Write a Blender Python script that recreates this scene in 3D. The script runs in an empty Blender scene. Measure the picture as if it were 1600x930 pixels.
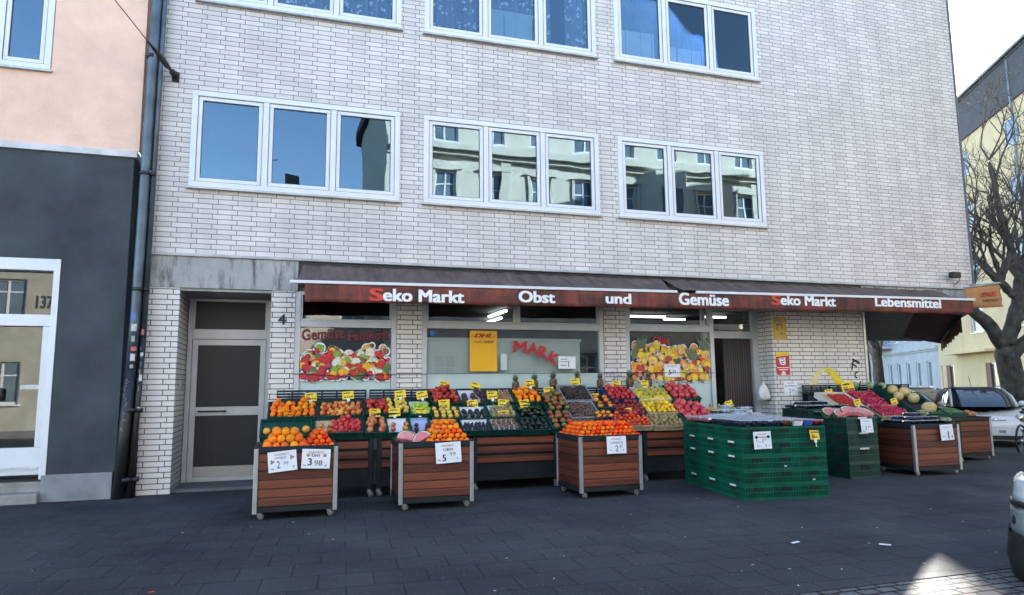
import bpy, bmesh, math, random
from mathutils import Vector, Matrix
R = math.radians
rnd = random.Random(7)
SC = bpy.context.scene
COL = SC.collection

# ---------------------------------------------------------------- camera, sky, sun, exposure
cam_d = bpy.data.cameras.new('camera')
cam = bpy.data.objects.new('camera', cam_d); COL.objects.link(cam)
cam_d.sensor_width = 36; cam_d.lens = 24.54; cam_d.clip_start = .05; cam_d.clip_end = 2000
cr, cu, cf = Vector((0.95338, -0.30162, -0.00962)), Vector((-0.02929, -0.12420, 0.99182)), Vector((0.30035, 0.94530, 0.12725))
cam.matrix_world = Matrix(((cr.x, cu.x, -cf.x, 0), (cr.y, cu.y, -cf.y, -11.2), (cr.z, cu.z, -cf.z, 1.467), (0, 0, 0, 1)))
SC.camera = cam
SUN = Vector((0.7263, 0.5272, 0.4410)).normalized()
EL = math.asin(SUN.z); AZ = math.atan2(SUN.x, SUN.y)
W = bpy.data.worlds.new('World'); SC.world = W; W.use_nodes = True
wn = W.node_tree.nodes; wl = W.node_tree.links
sky = wn.new('ShaderNodeTexSky'); sky.sky_type = 'NISHITA'; sky.sun_disc = False
sky.sun_elevation = EL; sky.sun_rotation = AZ; sky.air_density = 1.0; sky.dust_density = .3; sky.ozone_density = 1.4
wl.new(sky.outputs[0], wn['Background'].inputs[0]); wn['Background'].inputs[1].default_value = .075
sl = bpy.data.lights.new('sun', 'SUN'); sl.energy = 3.8; sl.angle = R(.5); sl.color = (1, .95, .87)
so = bpy.data.objects.new('sun', sl); COL.objects.link(so); so.rotation_euler = SUN.to_track_quat('Z', 'Y').to_euler()
vs = SC.view_settings; vs.view_transform = 'Standard'; vs.look = 'None'; vs.gamma = 1; vs.exposure = 3.38; vs.use_curve_mapping = False
SC.render.engine = 'CYCLES'; SC.cycles.max_bounces = 7; SC.cycles.transparent_max_bounces = 16
SC.cycles.use_denoising = True; SC.cycles.caustics_reflective = False; SC.cycles.caustics_refractive = False

# ---------------------------------------------------------------- node helpers
MATS = {}
def nt(name):
    m = bpy.data.materials.new(name); m.use_nodes = True
    return m, m.node_tree.nodes, m.node_tree.links, m.node_tree.nodes['Principled BSDF']
def c4(c): return (c[0], c[1], c[2], 1)
def sc(c, k): return tuple(min(1, max(0, v*k)) for v in c)
def ramp(n, l, fac, stops):
    r = n.new('ShaderNodeValToRGB'); e = r.color_ramp.elements
    while len(e) < len(stops): e.new(.5)
    for i, (p, c) in enumerate(stops): e[i].position = p; e[i].color = c4(c)
    l.new(fac, r.inputs[0]); return r.outputs[0]
def noise(n, l, vec, scale, detail=4, rough=.55):
    t = n.new('ShaderNodeTexNoise'); t.inputs['Scale'].default_value = scale
    t.inputs['Detail'].default_value = detail; t.inputs['Roughness'].default_value = rough
    if vec: l.new(vec, t.inputs['Vector'])
    return t.outputs['Fac']
def mixc(n, l, fac, a, b, mode='MIX'):
    m = n.new('ShaderNodeMix'); m.data_type = 'RGBA'; m.blend_type = mode
    for i, v in ((0, fac), (6, a), (7, b)):
        if hasattr(v, 'links'): l.new(v, m.inputs[i])
        elif i: m.inputs[i].default_value = c4(v)
        else: m.inputs[i].default_value = v
    return m.outputs[2]
def mth(n, l, op, a, b=0.):
    m = n.new('ShaderNodeMath'); m.operation = op
    for i, v in enumerate((a, b)):
        if hasattr(v, 'links'): l.new(v, m.inputs[i])
        else: m.inputs[i].default_value = v
    return m.outputs[0]
def bump(n, l, b, h, strength=.3, dist=.01):
    u = n.new('ShaderNodeBump'); u.inputs['Strength'].default_value = strength; u.inputs['Distance'].default_value = dist
    l.new(h, u.inputs['Height']); l.new(u.outputs[0], b.inputs['Normal'])
def pm(name, col, rough=.6, var=.18, ns=6., bs=0., bst=.3, bd=.01, metal=0., spec=.5, ov=0., coat=0., sss=0., col2=None):
    """a painted / plain surface: its colour wanders with noise and from object to object"""
    if name in MATS: return MATS[name]
    m, n, l, b = nt(name)
    tc = n.new('ShaderNodeTexCoord').outputs['Object']
    f = noise(n, l, tc, ns)
    c = ramp(n, l, f, [(.3, sc(col, 1-var)), (.7, col2 or sc(col, 1+var))])
    if ov:
        oi = n.new('ShaderNodeObjectInfo').outputs['Random']
        h = n.new('ShaderNodeHueSaturation'); l.new(c, h.inputs['Color'])
        l.new(mth(n, l, 'ADD', mth(n, l, 'MULTIPLY', oi, ov*.12), .5-ov*.06), h.inputs['Hue'])
        o2 = mth(n, l, 'FRACT', mth(n, l, 'MULTIPLY', oi, 7.31))
        l.new(mth(n, l, 'ADD', mth(n, l, 'MULTIPLY', o2, ov), 1-ov*.55), h.inputs['Value'])
        c = h.outputs[0]
    l.new(c, b.inputs['Base Color'])
    b.inputs['Roughness'].default_value = rough; b.inputs['Metallic'].default_value = metal
    b.inputs['Specular IOR Level'].default_value = spec; b.inputs['Coat Weight'].default_value = coat
    if sss:
        b.inputs['Subsurface Weight'].default_value = sss; b.inputs['Subsurface Scale'].default_value = .01
    if bs: bump(n, l, b, noise(n, l, tc, bs, 3), bst, bd)
    MATS[name] = m; return m
def pm2(name, ca, cb, scale, lo=.42, hi=.58, rough=.4, ov=.2, stretch=None, coat=0.):
    """two-tone skin (apple blush, mango, watermelon rind)"""
    if name in MATS: return MATS[name]
    m, n, l, b = nt(name)
    tc = n.new('ShaderNodeTexCoord').outputs['Object']
    oi = n.new('ShaderNodeObjectInfo').outputs['Random']
    va = n.new('ShaderNodeVectorMath'); va.operation = 'ADD'; l.new(tc, va.inputs[0])
    cx = n.new('ShaderNodeCombineXYZ'); l.new(mth(n, l, 'MULTIPLY', oi, 9.), cx.inputs[0]); l.new(cx.outputs[0], va.inputs[1])
    v = va.outputs[0]
    if stretch:
        mp = n.new('ShaderNodeMapping'); mp.inputs['Scale'].default_value = stretch; l.new(v, mp.inputs[0]); v = mp.outputs[0]
    c = ramp(n, l, noise(n, l, v, scale, 3), [(lo, ca), (hi, cb)])
    h = n.new('ShaderNodeHueSaturation'); l.new(c, h.inputs['Color'])
    l.new(mth(n, l, 'ADD', mth(n, l, 'MULTIPLY', oi, ov), 1-ov*.5), h.inputs['Value'])
    l.new(h.outputs[0], b.inputs['Base Color']); b.inputs['Roughness'].default_value = rough; b.inputs['Coat Weight'].default_value = coat*.4; b.inputs['Specular IOR Level'].default_value = .3
    MATS[name] = m; return m
def glass(name, tint=(.8, .85, .85), refl=.10, rough=0., wav=.0, gcol=(1, 1, 1)):
    if name in MATS: return MATS[name]
    m, n, l, b = nt(name); n.remove(b)
    out = n['Material Output']
    tr = n.new('ShaderNodeBsdfTransparent'); tr.inputs[0].default_value = c4(tint)
    gl = n.new('ShaderNodeBsdfGlossy'); gl.inputs['Roughness'].default_value = rough; gl.inputs[0].default_value = c4(gcol)
    fr = n.new('ShaderNodeFresnel'); fr.inputs[0].default_value = 1.5
    fac = mth(n, l, 'MINIMUM', mth(n, l, 'ADD', fr.outputs[0], refl), 1.)
    mx = n.new('ShaderNodeMixShader'); l.new(fac, mx.inputs[0]); l.new(tr.outputs[0], mx.inputs[1]); l.new(gl.outputs[0], mx.inputs[2])
    if wav:
        tc = n.new('ShaderNodeTexCoord').outputs['Object']
        u = n.new('ShaderNodeBump'); u.inputs['Strength'].default_value = wav; u.inputs['Distance'].default_value = .02
        l.new(noise(n, l, tc, 1.3, 1), u.inputs['Height']); l.new(u.outputs[0], gl.inputs['Normal'])
    l.new(mx.outputs[0], out.inputs[0]); MATS[name] = m; return m
def emit(name, col, s):
    if name in MATS: return MATS[name]
    m, n, l, b = nt(name); b.inputs['Base Color'].default_value = c4(col)
    b.inputs['Emission Color'].default_value = c4(col); b.inputs['Emission Strength'].default_value = s
    MATS[name] = m; return m
def facade_vec(n, l):
    """along-wall / height coordinates for walls facing any horizontal direction"""
    g = n.new('ShaderNodeNewGeometry'); s = n.new('ShaderNodeSeparateXYZ'); l.new(g.outputs['Normal'], s.inputs[0])
    p = n.new('ShaderNodeSeparateXYZ'); l.new(n.new('ShaderNodeTexCoord').outputs['Object'], p.inputs[0])
    k = mth(n, l, 'GREATER_THAN', mth(n, l, 'ABSOLUTE', s.outputs[0]), .75)
    a = mth(n, l, 'ADD', mth(n, l, 'MULTIPLY', p.outputs[0], mth(n, l, 'SUBTRACT', 1., k)), mth(n, l, 'MULTIPLY', p.outputs[1], k))
    c = n.new('ShaderNodeCombineXYZ'); l.new(a, c.inputs[0]); l.new(p.outputs[2], c.inputs[1])
    return c.outputs[0], p
def brick_mat(name, c1, c2, mortar, bw, bh, ms=.006, offs=.27, stain=.25, rough=.45, dirtz=None):
    if name in MATS: return MATS[name]
    m, n, l, b = nt(name)
    v, p = facade_vec(n, l)
    t = n.new('ShaderNodeTexBrick'); l.new(v, t.inputs['Vector']); t.offset = offs; t.offset_frequency = 2; t.squash = 1
    for k, q in (('Color1', c4(c1)), ('Color2', c4(c2)), ('Mortar', c4(mortar)), ('Scale', 1.), ('Mortar Size', ms), ('Mortar Smooth', .15), ('Bias', -.1), ('Brick Width', bw), ('Row Height', bh)):
        t.inputs[k].default_value = q
    tc = n.new('ShaderNodeTexCoord').outputs['Object']
    mp = n.new('ShaderNodeMapping'); mp.inputs['Scale'].default_value = (1.6, 1.6, .35); l.new(tc, mp.inputs[0])
    streak = noise(n, l, mp.outputs[0], 1.1, 6, .65)
    dirt = ramp(n, l, streak, [(.35, (1-stain,)*3), (.62, (1., 1., 1.))])
    c = mixc(n, l, 1., t.outputs['Color'], dirt, 'MULTIPLY')
    fine = ramp(n, l, noise(n, l, tc, 55., 3), [(.3, (.9, .89, .88)), (.7, (1.0, 1.0, 1.0))])
    c = mixc(n, l, 1., c, fine, 'MULTIPLY')
    l.new(c, b.inputs['Base Color']); b.inputs['Roughness'].default_value = rough
    h = mth(n, l, 'SUBTRACT', mth(n, l, 'MULTIPLY', noise(n, l, tc, 30., 3), .25), t.outputs['Fac'])
    bump(n, l, b, h, .5, .006)
    MATS[name] = m; return m
def wood_mat(name, ca, cb, axis=0):
    if name in MATS: return MATS[name]
    m, n, l, b = nt(name)
    tc = n.new('ShaderNodeTexCoord').outputs['Object']
    mp = n.new('ShaderNodeMapping'); mp.inputs['Scale'].default_value = (1.2, 9, 22) if axis == 0 else (9, 1.2, 22); l.new(tc, mp.inputs[0])
    g = noise(n, l, mp.outputs[0], 2.2, 6, .7)
    sp = n.new('ShaderNodeSeparateXYZ'); l.new(tc, sp.inputs[0])
    pl = n.new('ShaderNodeTexWhiteNoise'); pl.noise_dimensions = '1D'
    l.new(mth(n, l, 'FLOOR', mth(n, l, 'DIVIDE', sp.outputs[2], .1133)), pl.inputs['W'])
    c = ramp(n, l, mth(n, l, 'ADD', mth(n, l, 'MULTIPLY', g, .75), mth(n, l, 'MULTIPLY', pl.outputs[0], .3)), [(.25, ca), (.8, cb)])
    wear = noise(n, l, tc, 5., 5, .7)
    c = mixc(n, l, ramp(n, l, wear, [(.62, (0, 0, 0)), (.75, (.35, .35, .35))]), c, (.24, .095, .06))
    l.new(c, b.inputs['Base Color']); b.inputs['Roughness'].default_value = .55
    bump(n, l, b, g, .35, .004); MATS[name] = m; return m

# ---------------------------------------------------------------- mesh helpers
class MB:
    def __init__(s): s.v, s.f, s.m, s.sm = [], [], [], []
    def add(s, vs_, fs, m=0, smooth=False):
        k = len(s.v); s.v += [tuple(q) for q in vs_]
        for f in fs: s.f.append([i+k for i in f]); s.m.append(m); s.sm.append(smooth)
        return s
    def box(s, x0, x1, y0, y1, z0, z1, m=0, M=None):
        x0, x1, y0, y1, z0, z1 = min(x0, x1), max(x0, x1), min(y0, y1), max(y0, y1), min(z0, z1), max(z0, z1)
        q = [(x0, y0, z0), (x1, y0, z0), (x1, y1, z0), (x0, y1, z0), (x0, y0, z1), (x1, y0, z1), (x1, y1, z1), (x0, y1, z1)]
        if M is not None: q = [M @ Vector(a) for a in q]
        return s.add(q, [(0, 3, 2, 1), (4, 5, 6, 7), (0, 1, 5, 4), (1, 2, 6, 5), (2, 3, 7, 6), (3, 0, 4, 7)], m)
    def tube(s, pts, rad, seg=8, m=0, smooth=True, caps=True):
        pts = [Vector(q) for q in pts]; n = len(pts)
        if not hasattr(rad, '__len__'): rad = [rad]*n
        ring, fs = [], []
        up = None
        for i, q in enumerate(pts):
            d = (pts[min(i+1, n-1)]-pts[max(i-1, 0)])
            d = d.normalized() if d.length > 1e-9 else Vector((0, 0, 1))
            if up is None: up = d.orthogonal().normalized()
            up = (up-d*up.dot(d)); up = up.normalized() if up.length > 1e-6 else d.orthogonal().normalized()
            w = d.cross(up)
            for k in range(seg):
                a = 2*math.pi*k/seg; ring.append(q+(up*math.cos(a)+w*math.sin(a))*rad[i])
        for i in range(n-1):
            for k in range(seg):
                k2 = (k+1) % seg; fs.append((i*seg+k, i*seg+k2, (i+1)*seg+k2, (i+1)*seg+k))
        s.add(ring, fs, m, smooth)
        if caps:
            b = len(s.v)-len(ring)
            s.f += [[b+k for k in range(seg)][::-1], [b+(n-1)*seg+k for k in range(seg)]]; s.m += [m, m]; s.sm += [False, False]
        return s
    def lathe(s, prof, seg=12, m=0, M=None, smooth=True):
        q, fs = [], []
        for r, z in prof:
            for k in range(seg):
                a = 2*math.pi*k/seg; q.append(Vector((r*math.cos(a), r*math.sin(a), z)))
        for i in range(len(prof)-1):
            for k in range(seg):
                k2 = (k+1) % seg; fs.append((i*seg+k, i*seg+k2, (i+1)*seg+k2, (i+1)*seg+k))
        fs += [tuple(range(seg))[::-1], tuple((len(prof)-1)*seg+k for k in range(seg))]
        if M is not None: q = [M @ a for a in q]
        return s.add(q, fs, m, smooth)
    def ball(s, c, r, seg=12, rings=8, m=0, sq=(1, 1, 1), M=None):
        q, fs = [], []
        for i in range(1, rings):
            t = math.pi*i/rings
            for k in range(seg):
                a = 2*math.pi*k/seg; q.append(Vector((math.sin(t)*math.cos(a)*r*sq[0], math.sin(t)*math.sin(a)*r*sq[1], math.cos(t)*r*sq[2])))
        q += [Vector((0, 0, r*sq[2])), Vector((0, 0, -r*sq[2]))]
        T, B = len(q)-2, len(q)-1
        for i in range(rings-2):
            for k in range(seg):
                k2 = (k+1) % seg; fs.append((i*seg+k, (i+1)*seg+k, (i+1)*seg+k2, i*seg+k2))
        for k in range(seg):
            k2 = (k+1) % seg; fs.append((T, k, k2)); fs.append((B, (rings-2)*seg+k2, (rings-2)*seg+k))
        if M is not None: q = [M @ a for a in q]
        c = Vector(c); return s.add([a+c for a in q], fs, m, True)
    def poly(s, pts, m=0): return s.add(pts, [tuple(range(len(pts)))], m)
    def prism(s, poly, d, m=0, smooth=False):
        n = len(poly); d = Vector(d); a = [Vector(q) for q in poly]; b = [q+d for q in a]
        return s.add(a+b, [tuple(range(n))[::-1], tuple(range(n, 2*n))]+[(i, (i+1) % n, n+(i+1) % n, n+i) for i in range(n)], m, smooth)
    def mesh(s, name, mats, recalc=True):
        me = bpy.data.meshes.new(name); me.from_pydata(s.v, [], s.f)
        for q in (mats if isinstance(mats, (list, tuple)) else [mats]): me.materials.append(q)
        me.polygons.foreach_set('material_index', s.m); me.polygons.foreach_set('use_smooth', s.sm)
        if recalc:
            bm = bmesh.new(); bm.from_mesh(me); bmesh.ops.recalc_face_normals(bm, faces=bm.faces); bm.to_mesh(me); bm.free()
        me.update(); return me
    def build(s, name, mats, parent=None, loc=None, rot=None, bevel=0, recalc=True):
        o = bpy.data.objects.new(name, s.mesh(name, mats, recalc)); COL.objects.link(o)
        if parent: o.parent = parent
        if loc: o.location = loc
        if rot: o.rotation_euler = rot
        if bevel:
            b = o.modifiers.new('b', 'BEVEL'); b.width = bevel; b.segments = 2; b.limit_method = 'ANGLE'
        return o
def tag(o, label=None, cat=None, group=None, kind=None):
    if label: o['label'] = label
    if cat: o['category'] = cat
    if group: o['group'] = group
    if kind: o['kind'] = kind
    return o
def thing(name, label, cat, loc=(0, 0, 0), rz=0., group=None, rot=None):
    o = bpy.data.objects.new(name, None); COL.objects.link(o); o.location = loc
    o.rotation_euler = rot or (0, 0, rz); o.empty_display_size = .1
    return tag(o, label, cat, group)
def inst(name, me, loc, rot=(0, 0, 0), s=1., parent=None):
    o = bpy.data.objects.new(name, me); COL.objects.link(o); o.location = loc; o.rotation_euler = rot
    o.scale = s if hasattr(s, '__len__') else (s, s, s)
    if parent: o.parent = parent
    return o
def dup(root, loc, rz=None, label=None, group=None):
    r = root.copy(); COL.objects.link(r); r.location = loc
    if rz is not None: r.rotation_euler = (0, 0, rz)
    if label: r['label'] = label
    if group: r['group'] = group
    for ch in root.children:
        c = ch.copy(); COL.objects.link(c); c.parent = r
        for g in ch.children:
            d = g.copy(); COL.objects.link(d); d.parent = c
    return r
def text(body, m, loc, w=None, h=None, name='lettering', parent=None, rot=(R(90), 0, 0), bold=.0, ext=.002, shear=0., center=False):
    """lettering as a thin mesh: w = width it fills, h = height of its tallest letter"""
    cu_ = bpy.data.curves.new(name, 'FONT'); cu_.body = body; cu_.size = 1; cu_.extrude = 0; cu_.shear = shear; cu_.resolution_u = 3
    t = bpy.data.objects.new(name, cu_); COL.objects.link(t)
    me = bpy.data.meshes.new_from_object(t.evaluated_get(bpy.context.evaluated_depsgraph_get()))
    bpy.data.objects.remove(t); me.materials.clear(); me.materials.append(m)
    xs = [v.co.x for v in me.vertices]; ys = [v.co.y for v in me.vertices]
    x0, x1, y0, y1 = min(xs), max(xs), min(ys), max(ys)
    kx = w/(x1-x0) if w else None; ky = h/(y1-y0) if h else None
    kx = kx or ky; ky = ky or kx
    off = (x0+x1)/2 if center else x0
    for v in me.vertices: v.co.x = (v.co.x-off)*kx; v.co.y *= ky
    if bold:      # heavier strokes: the same outline laid again a hair to each side
        base = [tuple(v.co) for v in me.vertices]; fs = [tuple(p.vertices) for p in me.polygons]; nb = len(base); bx, by = bold*kx*.85, bold*ky*.45
        vs2, fs2 = [], []
        for i, (ax, ay) in enumerate(((0, 0), (bx, by), (-bx, -by), (bx, -by), (-bx, by), (bx*.5, 0), (-bx*.5, 0))):
            vs2 += [(a+ax, b_+ay, c_+.00025*i) for a, b_, c_ in base]; fs2 += [tuple(k+i*nb for k in f_) for f_ in fs]
        me.clear_geometry(); me.from_pydata(vs2, [], fs2); me.update()
    o = bpy.data.objects.new(name, me); COL.objects.link(o); o.location = loc; o.rotation_euler = rot
    if parent: o.parent = parent
    return o
def wall_holes(mb, x0, x1, z0, z1, holes, y, m=0, depth=0., md=None):
    """a wall in the plane y with rectangular openings, and their reveals going back by depth"""
    xs = sorted({x0, x1, *[h[0] for h in holes], *[h[1] for h in holes]}); zs = sorted({z0, z1, *[h[2] for h in holes], *[h[3] for h in holes]})
    xs = [x for x in xs if x0 <= x <= x1]; zs = [z for z in zs if z0 <= z <= z1]
    for i in range(len(xs)-1):
        for j in range(len(zs)-1):
            cx, cz = (xs[i]+xs[i+1])/2, (zs[j]+zs[j+1])/2
            if any(h[0] < cx < h[1] and h[2] < cz < h[3] for h in holes): continue
            mb.poly([(xs[i], y, zs[j]), (xs[i+1], y, zs[j]), (xs[i+1], y, zs[j+1]), (xs[i], y, zs[j+1])], m)
    md = m if md is None else md
    for a, b, c, d in holes:
        if depth:
            for q in ([(a, y, c), (a, y, d), (a, y+depth, d), (a, y+depth, c)], [(b, y, c), (b, y+depth, c), (b, y+depth, d), (b, y, d)],
                      [(a, y, d), (b, y, d), (b, y+depth, d), (a, y+depth, d)], [(a, y, c), (a, y+depth, c), (b, y+depth, c), (b, y, c)]): mb.poly(q, md)
    return mb

# ---------------------------------------------------------------- materials
BRICK = brick_mat('tile_brick', (.78, .725, .69), (.64, .595, .57), (.20, .185, .18), .278, .0775, .0060, stain=.17)
BRICK_LO = brick_mat('tile_brick_ground', (.82, .77, .73), (.73, .68, .65), (.085, .078, .075), .278, .0775, .0068, stain=.14)
CONC = pm('concrete', (.36, .36, .35), .85, .3, 2.2, 40, .3)
WHITE = pm('white_frame', (.70, .71, .73), .35, .05, 3)
ALU = pm('anodised_frame', (.52, .53, .54), .45, .08, 3, metal=.2)
ALUD = pm('worn_aluminium', (.42, .43, .44), .42, .15, 9, metal=.7)
DARKM = pm('dark_metal', (.012, .016, .020), .55, .25, 5, spec=.3)
BLACK = pm('black_paint', (.012, .012, .013), .5, .2, 5)
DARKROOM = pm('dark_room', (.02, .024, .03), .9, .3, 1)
GLASSU = glass('window_glass', (.40, .46, .48), .11, 0, .11, (.62, .84, 1.0))
GLASSL = glass('lace_window_glass', (.80, .88, .94), .03, 0, .09, (.62, .84, 1.0))
GLASSS = glass('shop_glass', (.93, .965, .955), .03, 0, .03)
GLASSP = glass('clear_plastic', (.93, .95, .96), .05, .08)
def lid_mat():
    m, n, l, b = nt('lid_sheen'); n.remove(b); tr = n.new('ShaderNodeBsdfTransparent'); di = n.new('ShaderNodeBsdfPrincipled'); di.inputs['Base Color'].default_value = (.42, .47, .56, 1); di.inputs['Roughness'].default_value = .25
    mx = n.new('ShaderNodeMixShader'); mx.inputs[0].default_value = .24; l.new(tr.outputs[0], mx.inputs[1]); l.new(di.outputs[0], mx.inputs[2]); l.new(mx.outputs[0], n['Material Output'].inputs[0]); return m
LIDP = lid_mat()  # pale blue in the lid imitates sky highlights on clear plastic
PAPER = pm('white_paper', (.78, .79, .82), .7, .04, 3)
YEL = pm('yellow_card', (.80, .55, .01), .5, .08, 9)
INK = pm('black_ink', (.015, .015, .02), .6, .1, 5)
GREYINK = pm('grey_ink', (.16, .17, .2), .6, .1, 5)
REDINK = pm('red_ink', (.42, .02, .02), .5, .1, 5)
PINKINK = pm('faded_red_ink', (.55, .22, .22), .6, .1, 5)
GREENC = pm('green_crate_plastic', (.002, .095, .058), .55, .35, 3, 60, .15, spec=.25, ov=.25)
GREENC2 = pm('dark_green_crate_plastic', (.005, .05, .036), .45, .3, 4, 60, .15)
BLUEC = pm('blue_crate_plastic', (.012, .03, .12), .45, .25, 4)
GREYC = pm('grey_crate_plastic', (.25, .25, .27), .5, .2, 4)
PALEWOOD = pm('pale_crate_wood', (.45, .33, .19), .7, .2, 9, 60, .2)
WOOD = wood_mat('cart_wood', (.042, .008, .004), (.25, .062, .028))
CASTM = pm('caster_metal', (.45, .45, .45), .35, .2, 9, metal=.8)
CASTW = pm('caster_wheel', (.16, .16, .16), .5, .2, 9)
def fabric_mat():
    m, n, l, b = nt('awning_fabric'); tc = n.new('ShaderNodeTexCoord').outputs['Object']
    mp = n.new('ShaderNodeMapping'); mp.inputs['Scale'].default_value = (5, .7, .7); l.new(tc, mp.inputs[0])
    c = ramp(n, l, noise(n, l, tc, 1.6, 6, .65), [(.3, (.075, .058, .052)), (.7, (.15, .098, .082))])
    c = mixc(n, l, 1., c, ramp(n, l, noise(n, l, mp.outputs[0], 1.6, 6, .7), [(.32, (.45, .45, .46)), (.66, (1.25, 1.2, 1.18))]), 'MULTIPLY')
    l.new(c, b.inputs['Base Color']); b.inputs['Roughness'].default_value = .85; bump(n, l, b, noise(n, l, mp.outputs[0], 3, 4), .5, .02); return m
FABRIC = fabric_mat()

# ================================================================ GROUND
def ground_mat():
    m, n, l, b = nt('pavement')
    tc = n.new('ShaderNodeTexCoord').outputs['Object']
    mp = n.new('ShaderNodeMapping'); mp.inputs['Rotation'].default_value = (0, 0, R(4)); l.new(tc, mp.inputs[0])
    t = n.new('ShaderNodeTexBrick'); l.new(mp.outputs[0], t.inputs['Vector']); t.offset = .5
    for k, q in (('Color1', c4((.056, .057, .059))), ('Color2', c4((.045, .047, .051))), ('Mortar', c4((.026, .027, .030))), ('Scale', 1.), ('Mortar Size', .007), ('Mortar Smooth', .5), ('Bias', 0.), ('Brick Width', .42), ('Row Height', .40)):
        t.inputs[k].default_value = q
    big = ramp(n, l, noise(n, l, tc, .55, 5, .6), [(.28, (.55, .56, .58)), (.72, (1.4, 1.38, 1.34))])
    c = mixc(n, l, 1., t.outputs['Color'], big, 'MULTIPLY')
    fine = noise(n, l, tc, 70., 4, .75)
    c = mixc(n, l, 1., c, ramp(n, l, fine, [(.3, (.55, .55, .56)), (.72, (1.5, 1.5, 1.48))]), 'MULTIPLY')
    spots = noise(n, l, tc, 9., 2, .5)
    c = mixc(n, l, ramp(n, l, spots, [(.70, (0, 0, 0)), (.76, (.5, .5, .5))]), c, (.11, .11, .11))
    vo = n.new('ShaderNodeTexVoronoi'); vo.inputs['Scale'].default_value = 3.2; vo.inputs['Randomness'].default_value = 1.; l.new(tc, vo.inputs['Vector'])
    gum = mth(n, l, 'MULTIPLY', mth(n, l, 'LESS_THAN', vo.outputs['Distance'], .075), .7); c = mixc(n, l, gum, c, (.022, .022, .024))
    v2 = n.new('ShaderNodeTexVoronoi'); v2.inputs['Scale'].default_value = 17.; l.new(tc, v2.inputs['Vector'])
    c = mixc(n, l, mth(n, l, 'MULTIPLY', mth(n, l, 'LESS_THAN', v2.outputs['Distance'], .10), .55), c, (.20, .20, .20))
    l.new(c, b.inputs['Base Color']); b.inputs['Roughness'].default_value = .85; b.inputs['Specular IOR Level'].default_value = .12
    h = mth(n, l, 'SUBTRACT', mth(n, l, 'MULTIPLY', fine, .6), t.outputs['Fac'])
    bump(n, l, b, h, .6, .006); return m
def asphalt_mat():
    return pm('asphalt', (.048, .052, .058), .85, .3, 1.2, 90, .5, .006)
def cobble_mat():
    m, n, l, b = nt('cobbles')
    tc = n.new('ShaderNodeTexCoord').outputs['Object']
    w = n.new('ShaderNodeVectorMath'); w.operation = 'ADD'; l.new(tc, w.inputs[0])
    nz = n.new('ShaderNodeTexNoise'); nz.inputs['Scale'].default_value = 6.; l.new(tc, nz.inputs['Vector'])
    s = n.new('ShaderNodeVectorMath'); s.operation = 'SCALE'; s.inputs['Scale'].default_value = .03; l.new(nz.outputs['Color'], s.inputs[0]); l.new(s.outputs[0], w.inputs[1])
    t = n.new('ShaderNodeTexBrick'); l.new(w.outputs[0], t.inputs['Vector']); t.offset = .5
    for k, q in (('Color1', c4((.16, .155, .15))), ('Color2', c4((.11, .11, .112))), ('Mortar', c4((.022, .021, .02))), ('Scale', 1.), ('Mortar Size', .013), ('Mortar Smooth', .4), ('Bias', 0.), ('Brick Width', .17), ('Row Height', .105)):
        t.inputs[k].default_value = q
    f = noise(n, l, tc, 40., 4, .7)
    c = mixc(n, l, 1., t.outputs['Color'], ramp(n, l, f, [(.3, (.7, .7, .7)), (.7, (1.2, 1.2, 1.2))]), 'MULTIPLY')
    l.new(c, b.inputs['Base Color']); b.inputs['Roughness'].default_value = .8; b.inputs['Specular IOR Level'].default_value = .12
    bump(n, l, b, mth(n, l, 'SUBTRACT', mth(n, l, 'MULTIPLY', f, .4), t.outputs['Fac']), .9, .02); return m
PAVE = ground_mat(); ASPH = asphalt_mat()
g = MB(); g.poly([(-400, -400, -.12), (400, -400, -.12), (400, 400, -.12), (-400, 400, -.12)])
tag(g.build('ground', ASPH, recalc=False), kind='structure')
g = MB(); g.prism([(-60, -6.88, -.119), (13.4, -6.88, -.119), (14.6, -6.3, -.119), (15.2, -5.2, -.119), (15.4, -2.5, -.119), (14.35, .2, -.119), (26, 12.8, -.119), (26, 30, -.119), (-60, 30, -.119)], (0, 0, .119))
tag(g.build('sidewalk', PAVE), kind='structure')
g = MB(); g.box(-60, 13.4, -7.55, -6.884, -.119, -.006)
tag(g.build('cobble_strip', cobble_mat()), kind='structure')
g = MB(); g.box(-60, 13.4, -7.69, -7.552, -.119, .004)
tag(g.build('kerb', pm('kerb_stone', (.20, .20, .20), .8, .2, 8, 50, .4), bevel=.012), kind='structure')
g = MB(); g.box(-80, 60, -24, -17.2, -.119, .0)
tag(g.build('far_sidewalk', pm('far_pavement', (.16, .155, .15), .85, .2, 2, 50, .3)), kind='structure')

# ================================================================ MAIN BUILDING
bld = thing('apartment_building', 'grey tile-clad apartment building with a grocery shop on its ground floor', 'building', (0, 0, 0))
WX = [(-1.54, 1.63), (2.03, 5.23), (5.62, 8.77)]
LOW, UPP = (4.51, 6.03), (7.5, 9.02)
holes = [(a, b, LOW[0], LOW[1]) for a, b in WX]+[(a, b, UPP[0], UPP[1]) for a, b in WX]
TOP = 15.0; BX, BY = 14.0, 0.0
U3 = Vector((.682, .731, 0))
w = MB(); wall_holes(w, -2.02, 14.0, 3.46, TOP, holes, 0., 0, .14)
e = Vector((14, 0, 0))+U3*12; e2 = Vector((10.97, 0, 0))+U3*12
w.poly([(14, 0, 3.2), (e.x, e.y, 3.2), (e.x, e.y, TOP), (14, 0, TOP)])
w.poly([(-2.02, 0, 0), (-2.02, 0, TOP), (-2.02, 12, TOP), (-2.02, 12, 0)])
w.poly([(-2.02, 0, TOP), (14, 0, TOP), (e.x, e.y, TOP), (e2.x, e2.y, TOP), (-2.02, 12, TOP)])
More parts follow.
